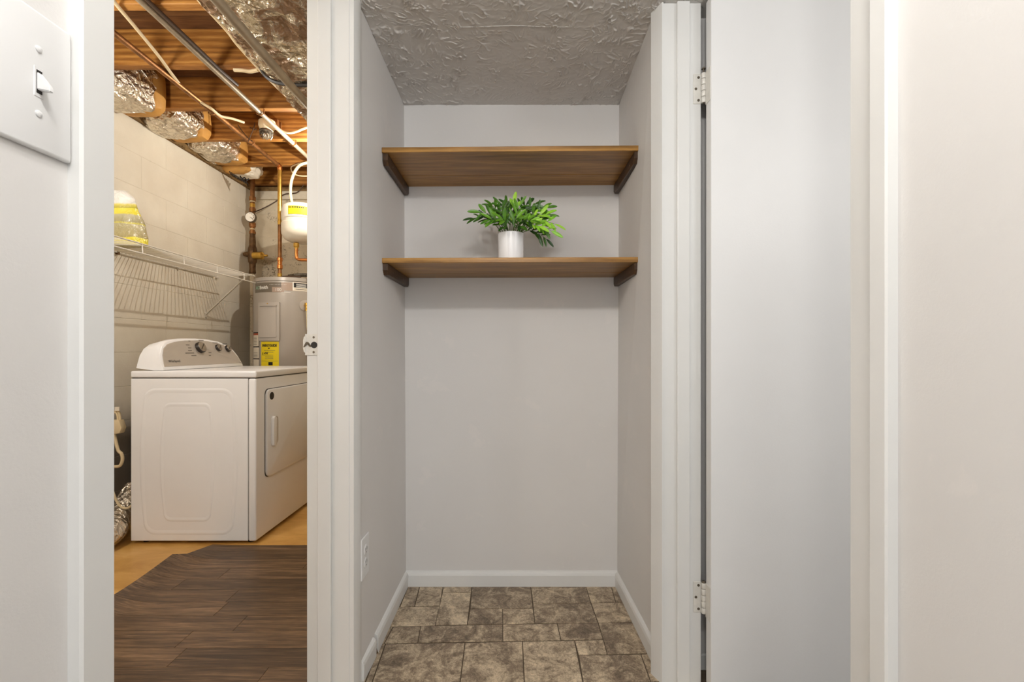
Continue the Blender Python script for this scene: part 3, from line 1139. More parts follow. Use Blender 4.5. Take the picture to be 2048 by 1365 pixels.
# round plugs on the right closet wall
for (yy, zz, sc, lab) in ((1.80, 0.750, 1.0, 'round grey wall plug nearer the back corner of the closet'), (1.612, 0.746, 1.03, 'round grey wall plug nearer the door frame')):
    f = (1.965 - yy) / 0.531
    tz = zz / CEIL
    xw = (0.4545 + (0.468 - 0.4545) * f) * (1 - tz) + (0.4625 + (0.446 - 0.4625) * f) * tz
    o = MB().lathe([(0.0215 * sc, 0), (0.0215 * sc, 0.0012), (0.0195 * sc, 0.0022), (0.001, 0.0020)], (xw + 0.0004, yy, zz), (-1, 0, 0), 28).build('wall_plug', M['plug'], None, True)
    tag(o, lab, 'plug', 'round plugs on the closet wall')

# outlet on the left closet wall
ol = empty('wall_outlet', (-0.46, 1.42, 0.375), 'white double outlet low on the closet side wall', 'outlet')
XO = -0.4625
MB().box(XO, XO + 0.006, 1.385, 1.4545, 0.312, 0.438, 0.0025, 2).build('cover_plate', M['plate'], ol)
for zc in (0.395, 0.355):
    rc = MB().lathe([(0.0165, 0), (0.0165, 0.0015), (0.0155, 0.002), (0.001, 0.002)], (XO + 0.0058, 1.4198, zc), (1, 0, 0), 24).build('receptacle', M['plate'], ol, True)
    for dy in (-0.006, 0.006):
        MB().box(XO + 0.0076, XO + 0.0082, 1.4198 + dy - 0.001, 1.4198 + dy + 0.001, zc, zc + 0.008).build('slot', M['slot'], rc)
    MB().lathe([(0.0022, 0), (0.0022, 0.0004)], (XO + 0.0078, 1.4198, zc - 0.007), (1, 0, 0), 10).build('slot', M['slot'], rc)
MB().lathe([(0.003, 0), (0.0025, 0.001)], (XO + 0.006, 1.4198, 0.375), (1, 0, 0), 12).build('screw', M['paint_chip'], ol)

# light switch
sw = empty('light_switch', (-0.475, 0.4535, 1.288), 'white toggle light switch on the wall at the left edge', 'light switch')
m = MB()
m.box(-0.4782, -0.4722, 0.4165, 0.4890, 1.2180, 1.3575, 0.0035, 3)
m.build('cover_plate', M['plate'], sw, True, 50)
MB().box(-0.4730, -0.4716, 0.4490, 0.4588, 1.2705, 1.3010, 0.0006).build('toggle_frame', M['plate'], sw)
MB().box(-0.4717, -0.4713, 0.4512, 0.4566, 1.2745, 1.2975).build('toggle_slot', M['slot'], sw)
m = MB()
a = Vector((-0.4715, 0.4539, 1.2865))
d = Vector((1, 0, -0.33)).normalized()
m.faces([(-0.4714, 0.4507, 1.2775), (-0.4714, 0.4571, 1.2775), (-0.4714, 0.4571, 1.2955), (-0.4714, 0.4507, 1.2955),
         (-0.4590, 0.4515, 1.2755), (-0.4590, 0.4563, 1.2755), (-0.4590, 0.4563, 1.2805), (-0.4590, 0.4515, 1.2805)], BOXF)
bmesh.ops.bevel(m.bm, geom=m.bm.edges[:], offset=0.0009, segments=2, affect='EDGES')
m.build('toggle', M['plate'], sw, True, 50)
for z in (1.3190, 1.2545):
    m = MB().lathe([(0.0034, 0), (0.0032, 0.0012), (0.0018, 0.0019), (0.0005, 0.002)], (-0.4724, 0.4537, z), (1, 0, 0), 16)
    m.build('screw', M['plate'], sw, True)

# hall ceiling light (above the camera)
cl = empty('ceiling_light', (0, 0.03, CEIL), 'two-bulb flush ceiling light of the hall, above the frame', 'lamp')
MB().lathe([(0.16, 0), (0.16, 0.012), (0.14, 0.022), (0.001, 0.024)], (0, 0.03, CEIL - 0.001), (0, 0, -1), 32).build('base', M['trim'], cl, True)
for xx, yy in ((-0.13, 0.02), (0.12, 0.04)):
    MB().lathe([(0.012, 0), (0.02, 0.01), (0.026, 0.03), (0.022, 0.048), (0.008, 0.056)], (xx, yy, CEIL - 0.016), (0, 0, -1), 20).build('bulb', M['bulb_lit'], cl, True)

# ================================================================== LAUNDRY OBJECTS
# ---- dryer
DXF, DXB, DY0, DY1 = -1.338, -1.994, 2.378, 3.115
dy_ = empty('clothes_dryer', ((DXF + DXB) / 2, (DY0 + DY1) / 2, 0), 'white front-loading clothes dryer with grey control panel', 'dryer')
MB().box(DXB, -1.3815, DY0 + 0.002, DY1, 0.018, 0.868, 0.003, 2).build('cabinet', M['dryer'], dy_)
MB().box(-1.3795, DXF, DY0, DY1, 0.016, 0.868, 0.009, 3).build('front_panel', M['dryer'], dy_, True, 40)
MB().box(-1.384, -1.377, DY0 + 0.006, DY1 - 0.003, 0.02, 0.866).build('seam', M['seam'], dy_)
MB().box(DXB + 0.004, DXF - 0.006, DY0 + 0.006, DY1 - 0.005, 0.866, 0.873).build('seam', M['seam'], dy_)
MB().box(DXB, DXF + 0.002, DY0 - 0.002, DY1 + 0.002, 0.8725, 0.908, 0.008, 3).build('top', M['dryer'], dy_, True, 40)
for xx in (DXB + 0.05, DXF - 0.05):
    for yy in (DY0 + 0.05, DY1 - 0.05):
        MB().lathe([(0.018, 0), (0.018, 0.008), (0.01, 0.01), (0.01, 0.02)], (xx, yy, 0), (0, 0, 1), 14).build('foot', M['rubber'], dy_)
# embossed side
def rr(x0, x1, z0, z1, r, n=6, bulge=0.0):
    pts = []
    for cx_, cz_, a0 in ((x1 - r, z1 - r, 0), (x0 + r, z1 - r, 90), (x0 + r, z0 + r, 180), (x1 - r, z0 + r, 270)):
        for i in range(n + 1):
            a = math.radians(a0 + 90 * i / n)
            pts.append((cx_ + r * math.cos(a), cz_ + r * math.sin(a)))
    if bulge:
        out = []
        zc, zh = (z0 + z1) / 2, (z1 - z0) / 2
        xc, xh = (x0 + x1) / 2, (x1 - x0) / 2
        full = []
        for i in range(len(pts)):
            a, b = pts[i], pts[(i + 1) % len(pts)]
            k = 8 if math.dist(a, b) > 0.1 else 1
            for j in range(k):
                full.append((a[0] + (b[0] - a[0]) * j / k, a[1] + (b[1] - a[1]) * j / k))
        for x, z in full:
            t = (z - zc) / zh
            out.append((xc + (x - xc) * (1 + bulge * (1 - t * t)), z))
        return out
    return pts


def emboss(poly, h, wdt):
    """ridge following a closed outline on the dryer's side"""
    c = (sum(p[0] for p in poly) / len(poly), sum(p[1] for p in poly) / len(poly))
    rings = []
    for k, (off, hh) in enumerate(((-wdt, 0.0), (-wdt * .4, h), (0, h), (wdt, 0.0))):
        rings.append([(p[0] + (c[0] - p[0]) / max(1e-6, math.dist(p, c)) * off, DY0 + 0.0022 - hh, p[1] + (c[1] - p[1]) / max(1e-6, math.dist(p, c)) * off) for p in poly])
    n = len(poly)
    vs_ = [v for r_ in rings for v in r_]
    fs = []
    for k in range(3):
        for i in range(n):
            j = (i + 1) % n
            fs.append((k * n + i, k * n + j, (k + 1) * n + j, (k + 1) * n + i))
    return MB().faces(vs_, fs)


def dpx(px, py):
    v = at(px, py, DY0)
    return v.x, v.z


x0, z0 = dpx(330, 1040)
x1, z1_ = dpx(418, 810)
emboss(rr(x0, x1, z0, z1_, 0.03, 6, 0.16), 0.0022, 0.012).build('pressed_ridge', M['dryer'], dy_, True, 80)
x0, z0 = dpx(292, 1066)
x1, z1_ = dpx(462, 782)
emboss(rr(x0, x1, z0, z1_, 0.05, 6, 0.10), 0.0022, 0.014).build('pressed_ridge', M['dryer'], dy_, True, 80)

# console
arch = [(2.392, 0.910), (2.398, 0.955), (2.414, 1.000), (2.440, 1.036), (2.480, 1.060), (2.54, 1.074), (2.63, 1.084), (2.74, 1.087), (2.85, 1.083),
        (2.95, 1.071), (3.02, 1.050), (3.065, 1.018), (3.09, 0.980), (3.10, 0.940), (3.102, 0.910)]


def cons_x(z):
    return -1.835 - (z - 0.91) * 0.42


def ring(poly, fx, inset=0.0, zc=0.985, yc=2.747):
    out = []
    for y_, z_ in poly:
        yy = y_ + (yc - y_) / max(0.05, abs(yc - y_)) * inset if abs(yc - y_) > 1e-6 else y_
        zz = z_ - inset if z_ > 0.93 else z_ + inset
        out.append(Vector((fx(zz), yy, zz)))
    return out


f0 = ring(arch, cons_x)
f1 = ring(arch, lambda z: cons_x(z) + 0.004, 0.005)
b0 = ring(arch, lambda z: -1.885 - (z - .91) * .30)
b1 = ring(arch, lambda z: -1.985, 0.012)
n = len(arch)
vs_ = f1 + f0 + b0 + b1
fs = [tuple(range(n)), tuple(range(4 * n - 1, 3 * n - 1, -1))]
for k in range(3):
    for i in range(n):
        j = (i + 1) % n
        fs.append((k * n + i, k * n + j, (k + 1) * n + j, (k + 1) * n + i))
MB().faces(vs_, fs).build('console', M['dryer'], dy_, True, 50)
arch_p = [(y_, z_ if z_ > 0.93 else 0.918) for y_, z_ in arch]
pi = ring(arch_p, lambda z: cons_x(z) + 0.0042, 0.011)
pb = ring(arch_p, lambda z: cons_x(z) + 0.0065, 0.0125)
cp = MB().faces(pb + pi, [tuple(range(n))] + [(i, (i + 1) % n, n + (i + 1) % n, n + i) for i in range(n)]).build('control_panel', M['dryer_panel'], dy_)
nrm = Vector((1, 0, 0.42)).normalized()


def on_panel(y_, z_, d=0.0):
    return Vector((cons_x(z_) + 0.0068, y_, z_)) + nrm * d


def knob(y_, z_, r, h):
    k = MB().lathe([(r, 0), (r, h * .8), (r * .93, h)], on_panel(y_, z_), nrm, 28).build('knob', M['knob_dark'], cp, True, 50)
    MB().lathe([(r * .9, 0), (r * .88, 0.0012), (r * 0.6, 0.0016), (0.001, 0.0016)], on_panel(y_, z_, h), nrm, 28).build('knob_face', M['knob_face'], cp, True, 50)
    c = on_panel(y_, z_, h + 0.0018)
    u = Vector((0, 1, 0))
    v = nrm.cross(u)
    m = MB()
    dd = (u * .75 + v * .66).normalized()
    ee = nrm.cross(dd)
    q = [c + dd * (s * r * .85) + ee * (t * r * .06) for s, t in ((-1, -1), (1, -1), (1, 1), (-1, 1))]
    m.faces(q + [p + nrm * 0.0015 for p in q], BOXF)
    m.build('pointer', M['knob_dark'], cp)


knob(2.735, 1.030, 0.034, 0.020)
knob(2.905, 1.030, 0.0225, 0.015)
knob(3.000, 1.026, 0.0225, 0.015)


def panel_txt(body, size, y_, z_, mat, name='lettering', sq=1.0, bold=0.0):
    up = Vector((-0.42, 0, 1)).normalized()
    o = on_panel(y_, z_, 0.0006)
    return lettering(body, size, lambda a, b: o + Vector((0, 1, 0)) * a + up * b, mat, cp, name, bold, 'LEFT', sq)


panel_txt('Whirlpool', 0.022, 2.446, 0.950, M['ink'], 'lettering', 0.95)
for (wd, y_, z_) in ((.015, 2.665, 1.068), (.045, 2.755, 1.0745), (.03, 2.63, 1.045), (.025, 2.64, 1.028), (.03, 2.63, 1.013), (.07, 2.60, 0.998), (.04, 2.64, 0.983), (.02, 2.79, 0.982), (.025, 2.80, 1.0), (.05, 2.875, 1.061), (.045, 2.972, 1.056)):
    up = Vector((-0.42, 0, 1)).normalized()
    q = [on_panel(y_ + a_, z_, 0.0002) + up * b_ for a_, b_ in ((0, 0), (wd, 0), (wd, .004), (0, .004))]
    MB().faces(q + [p + nrm * 0.0005 for p in q], BOXF).build('print_mark', M['grey_ink'], cp)

# dryer door with handle and badge
x = DXF
pts = [(y_, z_) for y_, z_ in rr(2.460, 3.055, 0.324, 0.806, 0.032, 6)]
MB().prism(pts, 'x', x - 0.001, x + 0.0015).build('seam', M['seam'], dy_)
pts = [(y_, z_) for y_, z_ in rr(2.4635, 3.0515, 0.3275, 0.8025, 0.030, 6)]
ddoor = MB().prism(pts, 'x', x, x + 0.014, 0.005, 2).build('door', M['dryer'], dy_, True, 50)
hpts = rr(2.520, 2.575, 0.492, 0.648, 0.022, 5)
MB().prism(hpts, 'x', x + 0.0142, x + 0.0152).build('handle_recess', M['dryer_panel'], ddoor)
MB().prism(rr(2.498, 2.532, 0.488, 0.652, 0.014, 5), 'x', x + 0.0145, x + 0.032, 0.005, 2).build('handle', M['dryer'], ddoor, True, 50)
MB().lathe([(0.021, 0), (0.021, 0.002), (0.019, 0.003), (0.001, 0.003)], (x + 0.0142, 2.507, 0.765), (1, 0, 0), 24).build('badge', M['knob_dark'], ddoor)

# ---- water heater
HC, HR = Vector((-1.785, 3.70, 0)), 0.278
wh = empty('water_heater', HC, 'tall grey electric water heater behind the dryer', 'water heater')
MB().lathe([(HR - .01, 0.03), (HR, 0.04), (HR, 1.536), (HR - .004, 1.538)], HC, (0, 0, 1), 64).build('tank', M['tank_grey'], wh, True, 50)
MB().lathe([(HR - .003, 1.538), (HR + .003, 1.541), (HR + .003, 1.565), (HR - .006, 1.570), (0.001, 1.571)], HC, (0, 0, 1), 64).build('top_cap', M['tank_grey'], wh, True, 50)
for a in (0.6, 2.7, 4.8):
    MB().lathe([(0.02, 0), (0.02, 0.03)], HC + Vector((0.2 * math.cos(a), 0.2 * math.sin(a), 0)), (0, 0, 1), 12).build('leg', M['rubber'], wh)


def cyl(u, z, d=0.0):
    """u: arc length from the point facing the camera"""
    th = u / HR
    z = CZ + (z - CZ) * 1.027
    return Vector((HC.x + (HR + d) * math.sin(th), HC.y - (HR + d) * math.cos(th), z))


def patch(u0, u1, z0, z1_, d, th, mat, name, parent=None, zr=1):
    nu = max(2, int((u1 - u0) / 0.015))
    verts, fs = [], []
    for i in range(nu + 1):
        u = u0 + (u1 - u0) * i / nu
        verts += [cyl(u, z0, d), cyl(u, z1_, d), cyl(u, z1_, d + th), cyl(u, z0, d + th)]
    for i in range(nu):
        b = i * 4
        for k in range(4):
            fs.append((b + k, b + (k + 1) % 4, b + 4 + (k + 1) % 4, b + 4 + k))
    fs += [(0, 1, 2, 3), (nu * 4 + 3, nu * 4 + 2, nu * 4 + 1, nu * 4)]
    return MB().faces(verts, fs).build(name, mat, parent or wh, True, 50)


def ctxt(body, size, u, z, mat, parent, sq=1.0, bold=0.0, d=0.0022, align='LEFT'):
    return lettering(body, size, lambda a, b: cyl(u + a, z + b, d), mat, parent, 'lettering', bold, align, sq)


DEG = HR * math.pi / 180
badge = patch(-42 * DEG, 10 * DEG, 1.442, 1.514, 0.0003, 0.0008, M['label_grey'], 'badge')
patch(10 * DEG, 26 * DEG, 1.455, 1.514, 0.0003, 0.0008, M['label_mid'], 'badge_panel', badge)
patch(26 * DEG, 27.5 * DEG, 1.460, 1.516, 0.0003, 0.0012, M['white_ink'], 'badge_rim', badge)
patch(10 * DEG, 23 * DEG, 1.440, 1.4435, 0.0003, 0.0012, M['white_ink'], 'badge_rim', badge)
patch(-4 * DEG, 14 * DEG, 1.442, 1.478, 0.0012, 0.0006, M['label_mid'], 'model_badge', badge)
ctxt('AO', 0.036, -38.5 * DEG, 1.466, M['green_ink'], badge, 1.0)
ctxt('Smith', 0.036, -27.5 * DEG, 1.466, M['white_ink'], badge, 1.0, 0.0008)
ctxt('100', 0.032, 0.5 * DEG, 1.449, M['white_ink'], badge, 1.0, 0.0, 0.003)
for k in range(12):
    patch((-8 + 2.2 * k) * DEG, (-7.2 + 2.2 * k) * DEG, 1.496, 1.499, 0.0012, 0.0004, M['white_ink'], 'dot', badge)
# right-hand warning label
wl = patch(26 * DEG, 48 * DEG, 1.455, 1.520, 0.0003, 0.0008, M['label_white'], 'warning_label')
patch(27.5 * DEG, 48 * DEG, 1.480, 1.514, 0.0012, 0.0004, M['ink'], 'label_block', wl)
for k in range(4):
    patch(31 * DEG, 46 * DEG, 1.5045 - 0.0075 * k, 1.5045 - 0.0075 * k + 0.003, 0.0016, 0.0004, M['white_ink'], 'print_line', wl)
patch(30 * DEG, 46 * DEG, 1.466, 1.466 + 0.003, 0.0016, 0.0004, M['grey_ink'], 'print_line', wl)
# access cover
cv = patch(-27 * DEG, 8 * DEG, 1.085, 1.366, 0.0, 0.016, M['tank_cover'], 'access_cover')
patch(-22 * DEG, 4 * DEG, 1.110, 1.335, 0.016, 0.007, M['tank_cover'], 'cover_ridge', cv)
patch(-22.5 * DEG, 4.5 * DEG, 1.337, 1.346, 0.016, 0.012, M['tank_cover'], 'cover_lip', cv)
MB().lathe([(0.005, 0), (0.004, 0.003)], cyl(-9.5 * DEG, 1.357, 0.016), (0, -1, 0), 12).build('screw', M['brass'], cv)
# yellow energy label
eg = patch(-24 * DEG, 6.5 * DEG, 0.86, 1.078, 0.0003, 0.0012, M['yellow'], 'energy_label')
ctxt('ENERGYGUIDE', 0.025, -9 * DEG, 1.042, M['ink'], eg, 0.72, 0.0012, 0.0024, 'CENTER')
MB().faces([cyl(-10.8 * DEG, 1.034, 0.0024), cyl(-7.2 * DEG, 1.034, 0.0024), cyl(-9 * DEG, 1.022, 0.0024)], [(0, 2, 1)]).build('arrow', M['ink'], eg)
patch(-18 * DEG, 1 * DEG, 1.013, 1.013 + 0.003, 0.0016, 0.0004, M['grey_ink'], 'print_line', eg)
ctxt('$ 494', 0.022, -21.5 * DEG, 0.985, M['ink'], eg, 1, 0.0006, 0.0024)
patch(-22 * DEG, -2 * DEG, 0.978, 0.980, 0.0015, 0.0004, M['grey_ink'], 'rule', eg)
patch(-23 * DEG, 5.5 * DEG, 0.935, 0.9365, 0.0015, 0.0004, M['grey_ink'], 'rule', eg)
patch(-10 * DEG, -3 * DEG, 0.905, 0.928, 0.0015, 0.0004, M['ink'], 'label_block', eg)
for z in (1.0, 0.965, 0.952):
    patch(-16 * DEG, -2 * DEG, z, z + 0.003, 0.0016, 0.0004, M['grey_ink'], 'print_line', eg)
# white instruction label at the left edge
il = patch(-52 * DEG, -29 * DEG, 0.86, 1.150, 0.0003, 0.0010, M['ink'], 'instruction_label')
patch(-51 * DEG, -30.2 * DEG, 1.045, 1.130, 0.0013, 0.0004, M['label_white'], 'label_field', il)
patch(-51 * DEG, -30.2 * DEG, 1.128, 1.142, 0.0013, 0.0005, M['label_red'], 'label_band', il)
patch(-51 * DEG, -29.3 * DEG, 0.955, 1.036, 0.0013, 0.0004, M['label_white'], 'label_field', il)
patch(-51 * DEG, -29.3 * DEG, 0.865, 0.948, 0.0013, 0.0004, M['label_white'], 'label_field', il)
for k in range(6):
    patch(-49 * DEG, -35 * DEG, 1.112 - 0.011 * k, 1.112 - 0.011 * k + 0.003, 0.0016, 0.0004, M['grey_ink'], 'print_line', il)
for k in range(4):
    patch(-49 * DEG, -33 * DEG, 0.995 - 0.010 * k, 0.995 - 0.010 * k + 0.003, 0.0016, 0.0004, M['grey_ink'], 'print_line', il)
# relief valve with cup and discharge tube
c = cyl(44 * DEG, 1.350, 0.0)
dn = Vector((math.sin(44 / 57.3), -math.cos(44 / 57.3), 0))
MB().lathe([(0.042, 0), (0.042, 0.003), (0.03, 0.006), (0.02, 0.006)], c, dn, 28).build('valve_cup', M['tank_cover'], wh, True)
v0 = c + dn * 0.006
m = MB().tube([v0, v0 + dn * 0.03], 0.012, 12)
m.lathe([(0.017, 0), (0.017, 0.02), (0.014, 0.024), (0.014, 0.045), (0.017, 0.05), (0.017, 0.06)], v0 + dn * 0.035 + Vector((0, 0, 0.018)), (0, 0, -1), 16)
m.build('relief_valve', M['brass'], wh, True)
t0 = v0 + dn * 0.035 + Vector((0, 0, -0.04))
MB().tube(smooth_path([t0, t0 + Vector((0.005, 0, -0.06)), t0 + Vector((0.02, -0.02, -0.16)), t0 + Vector((0.06, -0.04, -0.3)), t0 + Vector((0.08, 0, -0.6))]), 0.010, 10).build('discharge_tube', M['pvc'], wh, True)
# corrugated connector on top
m = MB()
pts, rad = [], []
for i in range(61):
    t = i / 60
    pts.append(Vector((-1.75 + 0.24 * t, 3.56, 1.592 + 0.012 * math.sin(t * 3))))
    rad.append(0.013 + (0.0035 if i % 2 else -0.001))
m.tube(pts, rad, 12)
m.build('flexible_connector', M['worn_steel'], wh, True, 80)
MB().tube([(-1.80, 3.50, 1.578), (-1.73, 3.50, 1.584), (-1.62, 3.49, 1.578)], 0.006, 8).build('ground_wire', M['black_wire'], wh, True)

# ---- hot water pipe: long run under the joists, elbow, drop to the heater
cpip = empty('copper_pipe', (-1.79, 3.53, 1.56), 'copper pipe running under the joists and dropping into the heater', 'pipe')
XP, YP, ZP = -1.786, 3.50, 2.432
MB().tube([(-1.775, 0.5, ZP), (-1.775, 2.75, ZP), (XP, YP - 0.03, ZP)], 0.0135, 14).build('pipe_run', M['old_copper'], cpip, True)
MB().tube(smooth_path([(XP, YP - 0.03, ZP), (XP, YP - 0.006, ZP - 0.006), (XP, YP, ZP - 0.03)], 5), 0.018, 14).build('elbow', M['copper'], cpip, True)
MB().tube([(XP, YP, ZP - 0.03), (XP, YP, 1.98)], 0.0160, 14).build('pipe_drop', M['brass'], cpip, True)
MB().tube([(XP, YP, 1.98), (XP, YP, 1.60)], 0.0145, 14).build('pipe_drop', M['old_copper'], cpip, True)
MB().lathe([(0.0155, 0), (0.02, 0.004), (0.02, 0.03), (0.0165, 0.034), (0.0165, 0.06), (0.02, 0.064), (0.02, 0.085), (0.0155, 0.09)], (XP, YP, 1.64), (0, 0, 1), 16).build('coupling', M['copper'], cpip, True)
MB().lathe([(0.014, 0), (0.017, 0.004), (0.017, 0.032), (0.012, 0.04)], (XP, YP, 1.5715), (0, 0, 1), 8).build('nipple', M['brass'], cpip, True)
for yy in (2.70, 3.10):
    MB().tube([(-1.80, yy, JB - 0.001), (-1.80, yy, ZP - 0.005), (-1.79, yy, ZP - 0.018), (-1.77, yy, ZP - 0.018), (-1.755, yy, ZP - 0.005), (-1.755, yy, JB - 0.001)], 0.003, 6).build('pipe_clip', M['old_copper'], cpip)

# ---- main water pipe with gauge and regulator
XM, YM = -2.196, 3.85
mp = empty('water_main_pipe', (XM, YM, 0), 'corroded vertical water pipe with valve in the laundry corner', 'pipe')
zt = CZ + (HY - 330) * YM / F
MB().tube([(XM, YM, 0.0), (XM, YM, 1.66)], 0.020, 14).build('painted_pipe', M['block_back'], mp, True)
MB().lathe([(0.021, 0), (0.028, 0.01), (0.024, 0.04), (0.026, 0.09), (0.033, 0.10), (0.036, 0.13), (0.036, 0.20), (0.033, 0.22), (0.026, 0.24), (0.026, 0.28), (0.022, 0.33), (0.024, 0.36)], (XM, YM, 1.66), (0, 0, 1), 10).build('valve_body', M['aged_pipe'], mp, True)
rg = MB().lathe([(0.030, 0), (0.032, 0.02), (0.032, 0.075), (0.022, 0.085), (0.010, 0.09), (0.010, 0.115), (0.006, 0.12)], (XM + 0.02, YM - 0.02, 1.812), (1, 0, 0), 16).build('regulator_bell', M['brass'], mp, True)
MB().lathe([(0.02, 0), (0.024, 0.015), (0.018, 0.04), (0.012, 0.05)], (XM - 0.02, YM - 0.01, 1.825), (-1, 0, 0), 12).build('side_plug', M['aged_pipe'], mp, True)
MB().tube([(XM, YM, 2.0), (XM, YM, zt)], 0.0185, 14).build('pipe', M['old_copper'], mp, True)
for z, r, h, mm in ((2.00, .026, .02, 'old_copper'), (2.035, .0205, .008, 'pvc'), (2.06, .026, .03, 'old_copper'), (2.185, .026, .03, 'old_copper'), (2.225, .021, .03, 'brass'), (2.268, .0225, .008, 'pvc'), (2.277, .026, .035, 'old_copper'), (2.42, .021, .02, 'old_copper')):
    MB().lathe([(r, 0), (r, h)], (XM, YM, z), (0, 0, 1), 12).build('fitting', M[mm], mp)
gg = MB().lathe([(0.012, -0.045), (0.012, -0.006), (0.040, -0.004), (0.043, 0), (0.043, 0.024), (0.040, 0.028)], (XM + 0.010, YM - 0.030, 2.127), (0.12, -1, 0), 28).build('pressure_gauge', M['worn_steel'], mp, True, 40)
gg['label'] = 'small round white dial gauge'
MB().lathe([(0.038, 0), (0.0375, 0.001), (0.001, 0.001)], (XM + 0.0134, YM - 0.0578, 2.127), (0.12, -1, 0), 28).build('dial', M['dial'], gg)
for k in range(9):
    a = math.radians(-130 + 32.5 * k)
    cxx = XM + 0.0136 + 0.029 * math.sin(a)
    MB().box(cxx - 0.002, cxx + 0.002, YM - 0.0602, YM - 0.0594, 2.127 + 0.029 * math.cos(a) - 0.004, 2.127 + 0.029 * math.cos(a) + 0.004).build('dial_mark', M['ink'], gg)
MB().tube([(XM + 0.0136, YM - 0.061, 2.127), (XM + 0.033, YM - 0.061, 2.112)], 0.0016, 6).build('needle', M['ink'], gg)
# thin wire from the pipe clamp across the back wall
wpts = [at(508, 424, 3.82), at(520, 420, 3.88), at(540, 410, 3.93), at(556, 400, 3.955), at(560, 394, 3.955), at(572, 388, 3.955), at(592, 386, 3.955), at(602, 378, 3.95), at(612, 365, 3.94), at(640, 345, 3.92)]
tag(MB().tube(smooth_path(wpts, 4), 0.0045, 6).build('ground_wire', M['black_wire'], None, True), 'thin dark wire sagging across the stained back wall', 'wire')

# ---- expansion tank
EX, EY = -1.605, 3.47
et = empty('expansion_tank', (EX, EY, 1.84), 'white expansion tank with yellow label above the water heater', 'tank')
zt_, zb_ = CZ + (HY - 411) * EY / F, CZ + (HY - 487) * EY / F
H = zt_ - zb_
MB().lathe([(0.03, 0), (0.085, 0.008), (0.118, 0.025), (0.138, 0.058), (0.1405, 0.09), (0.1405, 0.138)], (EX, EY, zb_), (0, 0, 1), 40).build('lower_shell', M['white_tank'], et, True, 50)
MB().lathe([(0.1385, 0.138), (0.1365, 0.142), (0.1365, 0.165), (0.1385, 0.169)], (EX, EY, zb_), (0, 0, 1), 40).build('band', M['white_tank'], et, True, 20)
MB().lathe([(0.1405, 0.169), (0.1405, 0.235), (0.136, 0.262), (0.115, 0.280), (0.06, H), (0.001, H + 0.001)], (EX, EY, zb_), (0, 0, 1), 40).build('upper_shell', M['white_tank'], et, True, 50)
MB().lathe([(0.026, 0), (0.026, 0.014), (0.020, 0.02), (0.001, 0.022)], (EX - 0.01, EY - 0.02, zt_ - 0.006), (0, 0, 1), 20).build('valve_cap', M['blue'], et, True)


def ecyl(u, z, d):
    th = u / 0.1405
    return Vector((EX + (0.1405 + d) * math.sin(th), EY - (0.1405 + d) * math.cos(th), z))


def epatch(u0, u1, z0, z1_, d, mat, name, parent):
    nu = 8
    verts, fs = [], []
    for i in range(nu + 1):
        u = u0 + (u1 - u0) * i / nu
        verts += [ecyl(u, z0, d), ecyl(u, z1_, d)]
    for i in range(nu):
        fs.append((2 * i, 2 * i + 1, 2 * i + 3, 2 * i + 2))
    return MB().faces(verts, fs).build(name, mat, parent, True)


yl = epatch(-0.035, 0.10, zb_ + 0.182, zb_ + 0.245, 0.0008, M['ink'], 'label_border', et)
epatch(-0.033, 0.098, zb_ + 0.184, zb_ + 0.243, 0.0014, M['yellow'], 'yellow_label', et)
for k in range(9):
    epatch(-0.029 + 0.012 * k, -0.021 + 0.012 * k, zb_ + 0.228, zb_ + 0.239, 0.002, M['ink'], 'print_mark', et)
# pipe below the expansion tank
ep = empty('expansion_pipe', (EX, EY, 1.6), 'bright copper pipe under the expansion tank', 'pipe')
e0 = Vector((-1.635, 3.45, zb_ - 0.001))
MB().lathe([(0.016, 0), (0.021, 0.004), (0.021, 0.03), (0.016, 0.034), (0.014, 0.045)], e0, (0, 0, -1), 8).build('fitting', M['brass'], ep, True)
MB().tube(smooth_path([e0 - Vector((0, 0, 0.04)), e0 - Vector((0, 0, 0.09)), e0 - Vector((-0.006, 0, 0.118)), e0 - Vector((-0.03, 0, 0.128)), e0 - Vector((-0.08, 0, 0.13)), e0 - Vector((-0.098, 0, 0.14)), e0 - Vector((-0.10, 0, 0.17)), e0 - Vector((-0.10, 0, 0.22))], 4), 0.012, 12).build('pipe', M['copper'], ep, True)
# cream tube looping over the tank
tp = smooth_path([at(640, 322, 3.36), at(606, 328, 3.38), at(592, 340, 3.40), at(583, 362, 3.40), at(581, 385, 3.41), at(583, 400, 3.42), at(585, 408, 3.43)], 6)
tag(MB().tube(tp, 0.0105, 10).build('drain_tube', M['pvc'], None, True), 'cream plastic tube curving down beside the white expansion tank', 'tube')
tp = smooth_path([at(602, 326, 3.50), at(583, 334, 3.52), at(586, 346, 3.52), at(600, 352, 3.52), at(625, 352, 3.52)], 6)
tag(MB().tube(tp, 0.0045, 8).build('cable_loop', M['cable'], None, True), 'thin white cable loop above the expansion tank', 'cable')

# ---- pipes and cables under the joists
cd = MB().tube([(-1.515, 0.5, 2.430), (-1.50, 1.9, 2.430), (-1.487, 3.9, 2.425)], 0.0135, 12).build('steel_conduit', M['conduit'], None, True)
tag(cd, 'grey metal pipe under the joists, right of the copper pipe', 'pipe')
for yy in (2.70, 3.10):
    MB().tube([(-1.518, yy, JB - 0.002), (-1.514, yy, 2.42), (-1.494, yy, 2.410), (-1.474, yy, 2.42), (-1.470, yy, JB - 0.002)], 0.0035, 6).build('pipe_clip', M['old_copper'], cd)
cd = MB().tube([(-1.475, 0.5, 2.433), (-1.474, 1.9, 2.433), (-1.475, 2.3, 2.434), (-1.485, 2.46, 2.452)], 0.009, 10).build('dark_conduit', M['black_wire'], None, True)
tag(cd, 'thinner dark pipe running close beside the grey pipe', 'pipe')


